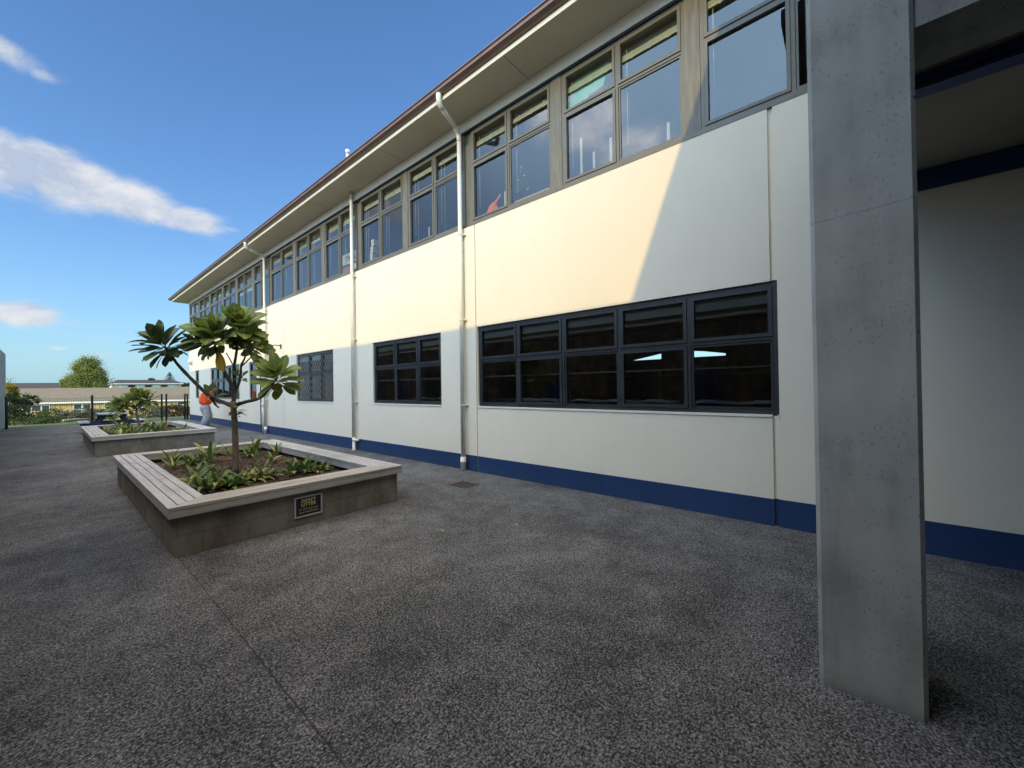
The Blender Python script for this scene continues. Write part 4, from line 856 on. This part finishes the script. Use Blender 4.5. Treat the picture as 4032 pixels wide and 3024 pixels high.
tree(50, 1548, 1615, 70, 33, g_dark, 'dark green shrub tree under the yellow one', 7, 1800, .09, clumps=24)
tree(112, 1550, 1594, 62, 35, g_dark, 'dark feathery branch mass crossing the tan roof at left', 8, 900, .08, clumps=12)
tree(600, 1484, 1510, 22, 150, g_dark, 'tiny round distant tree above the far roof', 9, 700, .3, clumps=14)
# distant pine with tiers
c = at(668, 1470, 150); base = Vector((c.x, c.y, -2.5)); O = thing('pine_tree', base, 'distant tiered pine above the far dark roof', 'tree', 'trees beyond the fence'); mb = MB(); r = random.Random(4)
bz = at(668, 1512, 150).z
for k in range(9):
    t = k/8; z = c.z-(c.z-bz)*t; w = .3+2.0*t**.8
    for j in range(11):
        q = j*.571+k; 
        for m_ in range(14):
            s = m_/14; p = Vector((c.x+math.cos(q)*w*s, c.y+math.sin(q)*w*s, z+.25*s+r.uniform(-.1, .1))); e_ = Vector((r.gauss(0, 1), r.gauss(0, 1), r.gauss(0, .4))).normalized()*.22; f_ = e_.orthogonal().normalized()*.1
            mb.add([p-e_, p+f_, p+e_, p-f_], [(0, 1, 2, 3)])
mb.build('crown', g_dark, O); mb = MB(); mb.tube([base, (c.x, c.y, c.z+.3)], [.3, .03], 6); mb.build('trunk', m_bark, O)
# far off wooded skyline just left of the corner
mb = MB(); r = random.Random(9)
for k in range(40): 
    x = 715+k*1.2; p = at(x, 1512, 200); foliage(mb, (p.x, p.y, p.z-1.5+r.uniform(-.4, .4)), (1.6, 1.6, 1.6), 60, .5, r, 5)
tag(mb.build('distant_wood', g_dark), 'thin dark line of distant trees beside the building corner', None, None, 'stuff')
# twiggy bare shrub tops
mb = MB(); r = random.Random(2)
for (x, y, d) in ((448, 1500, 100), (452, 1500, 100), (36, 1500, 60), (30, 1500, 60)):
    p = at(x, y+20, d); q = at(x+r.uniform(-3, 3), y-15, d); mb.tube([p, (p+q)/2+Vector((r.uniform(-.2, .2), 0, 0)), q], [.06, .03, .01], 4)
    for k in range(4): t = r.uniform(.3, .8); s = p.lerp(q, t); mb.tube([s, s+Vector((r.uniform(-.7, .7), r.uniform(-.3, .3), r.uniform(.2, .6)))], [.02, .006], 4)
tag(mb.build('bare_twigs', M('twig_grey', (.2, .17, .15), None, 3, .9)), 'thin bare twigs showing above the distant roofs', 'twigs')

# ------------------------------------------------------------------ buildings beyond
def mat_corr(name, c1, c2, d, per=.18):
    m, nt, b = newmat(name); b.inputs['Roughness'].default_value = .7
    g = N(nt, 'ShaderNodeNewGeometry'); dp = N(nt, 'ShaderNodeVectorMath', operation='DOT_PRODUCT'); L(nt, g.outputs['Position'], dp.inputs[0]); dp.inputs[1].default_value = d
    s = MATH(nt, 'SINE', MATH(nt, 'MULTIPLY', dp.outputs['Value'], 6.283/per)); k = MATH(nt, 'MULTIPLY_ADD', s, .5, .5)
    n = noise(nt, obvec(nt, geo=True), 1.5, 5).outputs['Fac']; k2 = MATH(nt, 'ADD', MATH(nt, 'MULTIPLY', k, .6), MATH(nt, 'MULTIPLY', n, .4))
    L(nt, ramp(nt, k2, [(.2, c1), (.8, c2)]), b.inputs['Base Color']); bump(nt, b, k, .6, .05); return m
A = Vector((-1.8, 86.9, 0)); Bp = Vector((15.6, 78.2, 0)); dT = (Bp-A).normalized(); nT = Vector((dT.y, -dT.x, 0))  # nT faces the court
if nT.y > 0: nT = -nT
A = A-dT*6; Bp = Bp+dT*10; Lg = (Bp-A).length; zE = .34; zR = 2.42; zG = -2.6
Tb = thing('tan_building', (A+Bp)/2+Vector((0, 0, zG)), 'long low tan building with brown ribbed roof beyond the fence', 'building')
m_tan = mat_corr('tan_boards', (.55, .34, .13), (.66, .44, .19), tuple(dT), .6); m_rib = mat_corr('ribbed_roof', (.095, .08, .055), (.21, .178, .125), tuple(dT), .34)
def pt_(s, n_, z): return A+dT*s-nT*(-n_)+Vector((0, 0, z))
mb = MB(); mb.obox((A+Bp)/2+Vector((0, 0, (zG+zE)/2))-nT*4, dT, nT, Zv, (Lg/2, 3.5, (zE-zG)/2)); mb.build('wall', m_tan, Tb)
mb = MB(); mb.add([A+Zv*zE, Bp+Zv*zE, Bp-nT*4.5+Zv*zR, A-nT*4.5+Zv*zR, Bp-nT*9+Zv*zE, A-nT*9+Zv*zE, A+Zv*(zE+.05), Bp+Zv*(zE+.05)], [(0, 1, 2, 3), (3, 2, 4, 5)]); mb.build('roof', m_rib, Tb)
mb = MB(); mb.obox((A+Bp)/2+Zv*(zE-.08)+nT*.02, dT, nT, Zv, (Lg/2, .03, .11)); mb.build('fascia', m_fascia, Tb)
for (x0_, x1_, y0_, y1_) in ((92, 121, 1597, 1622), (128, 160, 1597, 1618), (167, 194, 1597, 1622), (293, 321, 1592, 1612), (329, 356, 1592, 1612), (414, 440, 1589, 1606), (540, 560, 1587, 1604), (701, 728, 1582, 1592)):
    # find the place on the wall plane
    pl = A-nT*.5
    def hit(xx, yy):
        r_ = ray(xx, yy); t = (pl-EYE).dot(nT)/r_.dot(nT); return EYE+r_*t
    p0 = hit(x0_, y1_); p1 = hit(x1_, y0_); c_ = (p0+p1)/2; w2 = abs((p1-p0).dot(dT))/2; h2 = abs(p1.z-p0.z)/2
    mb = MB(); mb.obox(c_+nT*.03, dT, nT, Zv, (w2+.12, .03, h2+.12)); o = mb.build('window', m_fascia, Tb)
    mb = MB(); mb.obox(c_+nT*.065, dT, nT, Zv, (w2, .01, h2)); mb.build('pane', m_black, o)
mb = MB(); vp = at(437, 1526, 68); mb.cyl(vp-Zv*.5, vp+Zv*.25, .12, 8); mb.build('vent', m_fascia, Tb)
# dark roofed building behind, at left
def far_block(x0_, x1_, yt, yb_, d0, d1, zwall, label, mroof, mwall, win):
    a = at(x0_, yt, d0); b = at(x1_, yt, d1); d_ = Vector((b.x-a.x, b.y-a.y, 0)).normalized(); n_ = Vector((d_.y, -d_.x, 0)); n_ = n_ if n_.y < 0 else -n_
    e0 = at(x0_, yb_, d0-4); zt0 = (a.z+b.z)/2; ze = e0.z; mid = (a+b)/2; Lh = (b-a).length/2; mid.z = 0
    O = thing('distant_building', mid+Zv*zwall, label, 'building', 'distant dark roofed buildings')
    mb = MB(); c0 = mid-d_*Lh; c1 = mid+d_*Lh
    mb.add([c0+n_*4+Zv*ze, c1+n_*4+Zv*ze, c1-d_*1.5+Zv*zt0, c0+d_*1.5+Zv*zt0, c1-n_*4+Zv*ze, c0-n_*4+Zv*ze], [(0, 1, 2, 3), (3, 2, 4, 5), (1, 4, 2), (0, 3, 5)]); mb.build('roof', mroof, O)
    mb = MB(); mb.obox(mid+Zv*(ze+zwall)/2, d_, n_, Zv, (Lh-.4, 3.4, (ze-zwall)/2-.02)); mb.build('wall', mwall, O)
    mb = MB(); mb.obox(mid+Zv*(ze-.1)+n_*4.02, d_, n_, Zv, (Lh, .03, .12)); mb.build('fascia', m_fascia, O)
    for k in range(win):
        s = -Lh+1.5+(2*Lh-3)*(k+.5)/win; mb = MB(); mb.obox(mid+d_*s+n_*3.42+Zv*(ze-.75), d_, n_, Zv, (Lh/win*.62, .03, .33)); mb.build('window', m_white if k % 2 == 0 else m_black, O)
m_droof = M('dark_roof', (.045, .04, .04), (.03, .028, .028), 2, .7)
far_block(-150, 300, 1508, 1533, 95, 105, -3, 'low building with a long plain black roof at far left', m_droof, m_wall, 4)
far_block(428, 712, 1496, 1509, 95, 105, -3, 'pale building with dark hipped roof and window strip right of the big tree', m_droof, m_soffit, 7)

# ------------------------------------------------------------------ things behind the glass
x = 5.55
o = thing('christmas_tree', (x, 4.39, 5.06), 'small decorated christmas tree standing inside an upper window', 'christmas tree')
mb = MB(); r = random.Random(8)
for k in range(900):
    t = r.random()**.7; z = 5.62-t*.56; w = .02+.115*t; q = r.uniform(0, 6.28); d_ = Vector((math.cos(q), math.sin(q), .25)); p = Vector((x, 4.39, z))+d_*w*r.uniform(.3, 1)
    e_ = (d_+Vector((r.gauss(0, .5), r.gauss(0, .5), r.gauss(0, .5)))).normalized()*.025; f_ = e_.orthogonal().normalized()*.006; mb.add([p-e_, p+f_, p+e_, p-f_], [(0, 1, 2, 3)])
mb.build('branches', M('tinsel_green', (.10, .26, .13), (.05, .15, .08), 9, .6), o)
mb = MB(); mb2 = MB()
for k in range(16):
    t = (k+.5)/16; q = k*2.4; w = .02+.115*t; z = 5.6-t*.5; c = Vector((x+math.cos(q)*w, 4.39+math.sin(q)*w, z)); (mb if k % 2 else mb2).tube([c-Zv*.016, c-Zv*.01, c+Zv*.01, c+Zv*.016], [.004, .014, .014, .004], 6)
mb.build('bauble', M('bauble_white', (.8, .8, .78), None, 4, .3), o); mb2.build('bauble', M('bauble_red', (.6, .08, .08), None, 4, .3), o)
mb = MB(); mb.box((5.42, 3.72, 4.86), (5.62, 4.55, 4.92)); tag(mb.build('yellow_board', M('yellow_board', (.62, .50, .20), (.55, .44, .17), 3, .7)), 'long yellow strip of board lying on the upper sill under the christmas tree', 'board')
mb = MB(); b0 = Vector((5.47, 5.06, 4.78))
mb.tube([b0, b0+Zv*.05, b0+Zv*.14+Vector((0, -.01, 0)), b0+Zv*.22+Vector((0, -.03, 0)), b0+Zv*.27+Vector((0, -.06, 0)), b0+Zv*.30+Vector((0, -.09, 0)), b0+Zv*.36+Vector((0, -.16, 0)), b0+Zv*.42+Vector((0, -.21, 0))], [.13, .13, .115, .09, .06, .03, .022, .018], 12)
mb.tube([b0+Vector((0, -.1, .02)), b0+Vector((0, -.12, .15)), b0+Vector((0, -.07, .24))], [.04, .05, .03], 8)
tag(mb.build('orange_bag', M('orange_cloth', (.95, .20, .02), (.85, .15, .015), 9, .7, bmp=.5, bscale=20)), 'bright orange cloth bag with a spout shaped tip on the upper window sill', 'bag')
mb = MB(); pts = [(5.43, 2.62, 6.42), (5.43, 3.28, 6.44), (5.43, 3.30, 6.02), (5.43, 3.12, 5.98), (5.43, 2.95, 6.10), (5.43, 2.72, 6.12)]
mb.prism(pts, (.006, 0, 0)); tag(mb.build('green_paper', M('green_paper', (.10, .42, .30), (.14, .5, .36), 5, .6)), 'translucent green paper taped in the top of an upper window', 'paper')
# hand lettered posters inside
for (y0_, y1_, z0_, z1_, c, lab, tx, sz) in ((10.05, 11.6, 5.30, 5.62, (.55, .62, .70), 'pale blue poster strip lettered in black behind an upper window', 'TIMALA M', .22),
        (10.05, 11.5, 5.02, 5.24, (.40, .14, .17), 'reddish poster strip behind an upper window', 'READAR', .15), (10.2, 11.6, 4.82, 4.97, (.62, .66, .70), 'white poster strip low behind an upper window', '', .1)):
    O = thing('window_poster', (5.75, (y0_+y1_)/2, (z0_+z1_)/2), lab, 'poster', 'posters behind the upper windows')
    mb = MB(); mb.box((5.75, y0_, z0_), (5.756, y1_, z1_)); mb.build('sheet', M('poster_'+str(c[0]), c, None, 4, .8), O)
    if tx: text(tx, sz, 5.747, (y0_+y1_)/2, (z0_+z1_)/2, m_black if sz > .2 else M('poster_pink', (.6, .3, .33)), O, rot=(math.pi/2, 0, -math.pi/2), off=.003)
mb = MB(); mb.box((5.45, 9.98, 4.75), (5.55, 10.25, 5.05)); tag(mb.build('white_box', m_white), 'white box on the upper sill beside the second downpipe', 'box')
mb = MB(); r = random.Random(5)
for k in range(8): y = 9.35-.01*k+r.uniform(-.02, .02); z = 4.78+k*.085; mb.box((5.42, y-.09, z), (5.56, y+.03, z+.075))
tag(mb.build('stacked_boxes', m_white), 'uneven white stack of boxes inside an upper window left of the wide mullion', 'boxes')
for (y, z1_, lab) in ((6.95, 5.15, 'left of two pale upright slats in the upper window beside the swan neck downpipe'), (6.6, 5.22, 'right of two pale upright slats in the upper window beside the swan neck downpipe'), (4.72, 5.2, 'pale upright slat between the orange bag and the christmas tree'),
        (3.12, 5.5, 'pale upright slat at left in the window with the green paper'), (2.9, 5.2, 'short pale slat in the middle of the window with the green paper'), (2.62, 5.3, 'pale slat at right of the left light in the window with green paper'), (1.78, 5.15, 'pale upright slat right of the cloud reflection')):
    mb = MB(); mb.box((5.44, y-.02, 4.76), (5.45, y+.02, z1_)); tag(mb.build('paper_slat', m_lblue), lab, 'slat', 'pale slats behind the upper windows')
# upstanding seats in the ground floor room
mb = MB(); r = .03
def desk():
    O = thing('study_desk', (0, 0, 0), '', 'desk'); mb = MB(); n = 16
    rim = []
    for k in range(n):
        q = 2*math.pi*k/n; cx_ = math.copysign(abs(math.cos(q))**.5, math.cos(q)); sx_ = math.copysign(abs(math.sin(q))**.5, math.sin(q)); rim.append((.22*cx_, .34*sx_, 1.30-.02*abs(sx_)**2))
    mb.prism(rim, (0, 0, .018)); mb.build('desktop', m_lblue, O)
    mb = MB(); mb.prism([(-.03, -.24, .1), (.03, -.24, .1), (.03, .24, .1), (-.03, .24, .1)], (0, 0, .6)); mb.prism([(-.03, -.22, .7), (-.03, .22, .7), (-.03, .13, 1.28), (-.03, -.13, 1.28)], (.06, 0, 0)); mb.build('pedestal', M('desk_dark', (.05, .055, .07), None, 3, .5), O)
    mb = MB(); mb.box((-.1, -.1, 1.318), (.1, .12, 1.33)); mb.box((-.2, -.22, .05), (.2, .22, .1)); mb.build('paper', m_white, O); return O
dp = desk(); names = ['leftmost', 'second from left', 'third from left', 'fourth from left', 'fifth from left', 'sixth from left', 'seventh from left', 'rightmost']
for i, y in enumerate((6.4, 5.6, 5.0, 4.15, 3.4, 2.65, 1.75, .95)):
    o = dp if i == 0 else copy_tree(dp); o.location = (6.3, y*.881, .035); tag(o, names[i]+' of the pale desk tops on dark stands seen through the big window', 'desk', 'desks in the ground floor room')
for i, y in enumerate((8.7, 9.6, 10.0-.0)):
    if i == 2: break
    o = copy_tree(dp); o.location = (6.35, y*.872, .035); tag(o, ('right' if i == 0 else 'left')+' pale desk top seen through the three light window', 'desk', 'desks in the ground floor room')
# handrail-like tube lights and rails in the room
mb = MB(); mb.box((11.2, .2, 2.0), (11.26, 9.9, 2.03)); mb.box((11.2, .2, 1.85), (11.26, 9.9, 1.87))
for y in (1, 4, 7): mb.box((11.21, y, .05), (11.25, y+.05, 2.0))
tag(mb.build('inner_rail', M('rail_grey', (.6, .6, .58), None, 3, .5)), 'pale double rail running across the back of the ground floor room', 'rail')

# ------------------------------------------------------------------ person
pf = at(812, 1684, 17.2); pf.z = 0
PR = thing('person', pf, 'person in a bright orange top and baggy silver grey trousers bending beside the building', 'person')
fr = Vector((.82, .2, 0)).normalized()*1.0; fr = (dirR*.93+dirF*.35).normalized(); sd = Vector((-fr.y, fr.x, 0))
PR.scale = (1.08, 1.08, 1.08)
def P3(f_, s_, z): return fr*f_+sd*s_+Vector((0, 0, z))
def skin(name, verts, edges, mat, parent, sub=2):
    me = bpy.data.meshes.new(name); me.from_pydata([tuple(v[0]) for v in verts], edges, []); me.materials.append(mat)
    o = bpy.data.objects.new(name, me); COL.objects.link(o); o.parent = parent
    sk = o.modifiers.new('skin', 'SKIN'); sk.use_smooth_shade = True; sv = me.skin_vertices[0].data
    for i, v in enumerate(verts): sv[i].radius = v[1] if isinstance(v[1], tuple) else (v[1], v[1])
    sv[0].use_root = True; ss = o.modifiers.new('sub', 'SUBSURF'); ss.levels = sub; ss.render_levels = sub; return o
m_skin = M('skin', (.35, .20, .14), (.30, .17, .12), 6, .6); m_orange = M('orange_top', (1.0, .13, .035), (.92, .10, .025), 12, .8, bmp=.3); m_silver = M('silver_trousers', (.42, .43, .47), (.20, .21, .24), 7, .6, bmp=.8, bscale=12)
V = [(P3(-.02, 0, .92), .12), (P3(.0, 0, 1.10), .12), (P3(.06, 0, 1.28), .14), (P3(.12, 0, 1.42), .09), (P3(.20, 0, 1.50), .055), (P3(.25, 0, 1.56), .075), (P3(.31, 0, 1.60), .085), (P3(.36, 0, 1.58), .06)]
E = [(0, 1), (1, 2), (2, 3), (3, 4), (4, 5), (5, 6), (6, 7)]
for s in (-1, 1):
    b0 = len(V); V += [(P3(.10, s*.17, 1.38), .055), (P3(.16, s*.22, 1.15), .042), (P3(.34, s*.16, 1.02), .034), (P3(.40, s*.13, .99), .028)]; E += [(3, b0), (b0, b0+1), (b0+1, b0+2), (b0+2, b0+3)]
    for k in range(5):
        f0 = len(V); lat = s*(.13+(-.03+.018*k)); ln = (.045, .07, .075, .07, .055)[k]; V += [(P3(.44, lat, .98), .010), (P3(.44+ln*.6, lat, .965), .009), (P3(.44+ln, lat, .94), .008)]; E += [(b0+3, f0), (f0, f0+1), (f0+1, f0+2)]
    l0 = len(V); V += [(P3(-.02, s*.10, .84), .09), (P3(.06, s*.12, .48), .06), (P3(-.04, s*.12, .10), .042), (P3(.02, s*.12, .04), .04), (P3(.14, s*.13, .03), .035)]; E += [(0, l0), (l0, l0+1), (l0+1, l0+2), (l0+2, l0+3), (l0+3, l0+4)]
skin('body', V, E, m_skin, PR)
V = [(P3(-.04, 0, .90), (.23, .22)), (P3(-.02, 0, 1.12), (.25, .23)), (P3(.03, 0, 1.30), (.25, .23)), (P3(.09, 0, 1.44), (.17, .17)), (P3(.15, 0, 1.50), (.09, .09))]; E = [(0, 1), (1, 2), (2, 3), (3, 4)]
for s in (-1, 1):
    b0 = len(V); V += [(P3(.09, s*.19, 1.38), .08), (P3(.15, s*.24, 1.16), .07), (P3(.28, s*.19, 1.05), .06)]; E += [(3, b0), (b0, b0+1), (b0+1, b0+2)]
skin('top', V, E, m_orange, PR)
V = [(P3(-.03, 0, .97), .19), (P3(-.03, 0, .84), .20)]; E = [(0, 1)]
for s in (-1, 1):
    b0 = len(V); V += [(P3(-.02, s*.11, .72), .15), (P3(.09, s*.13, .48), .125), (P3(.0, s*.14, .30), .135), (P3(-.03, s*.14, .08), .11)]; E += [(1, b0), (b0, b0+1), (b0+1, b0+2), (b0+2, b0+3)]
skin('trousers', V, E, m_silver, PR)
V = [(P3(.24, 0, 1.62), .085), (P3(.30, 0, 1.66), .085), (P3(.35, 0, 1.65), .06)]; skin('hair', V, [(0, 1), (1, 2)], M('dark_hair', (.03, .022, .018), None, 8, .7), PR)
for s in (-1, 1):
    mb = MB(); mb.tube([pf+P3(-.1, s*.12, .05), pf+P3(.0, s*.12, .07), pf+P3(.12, s*.13, .045), pf+P3(.2, s*.13, .03)], [.04, .05, .045, .02], 10); mb.build('shoe', m_black, PR)
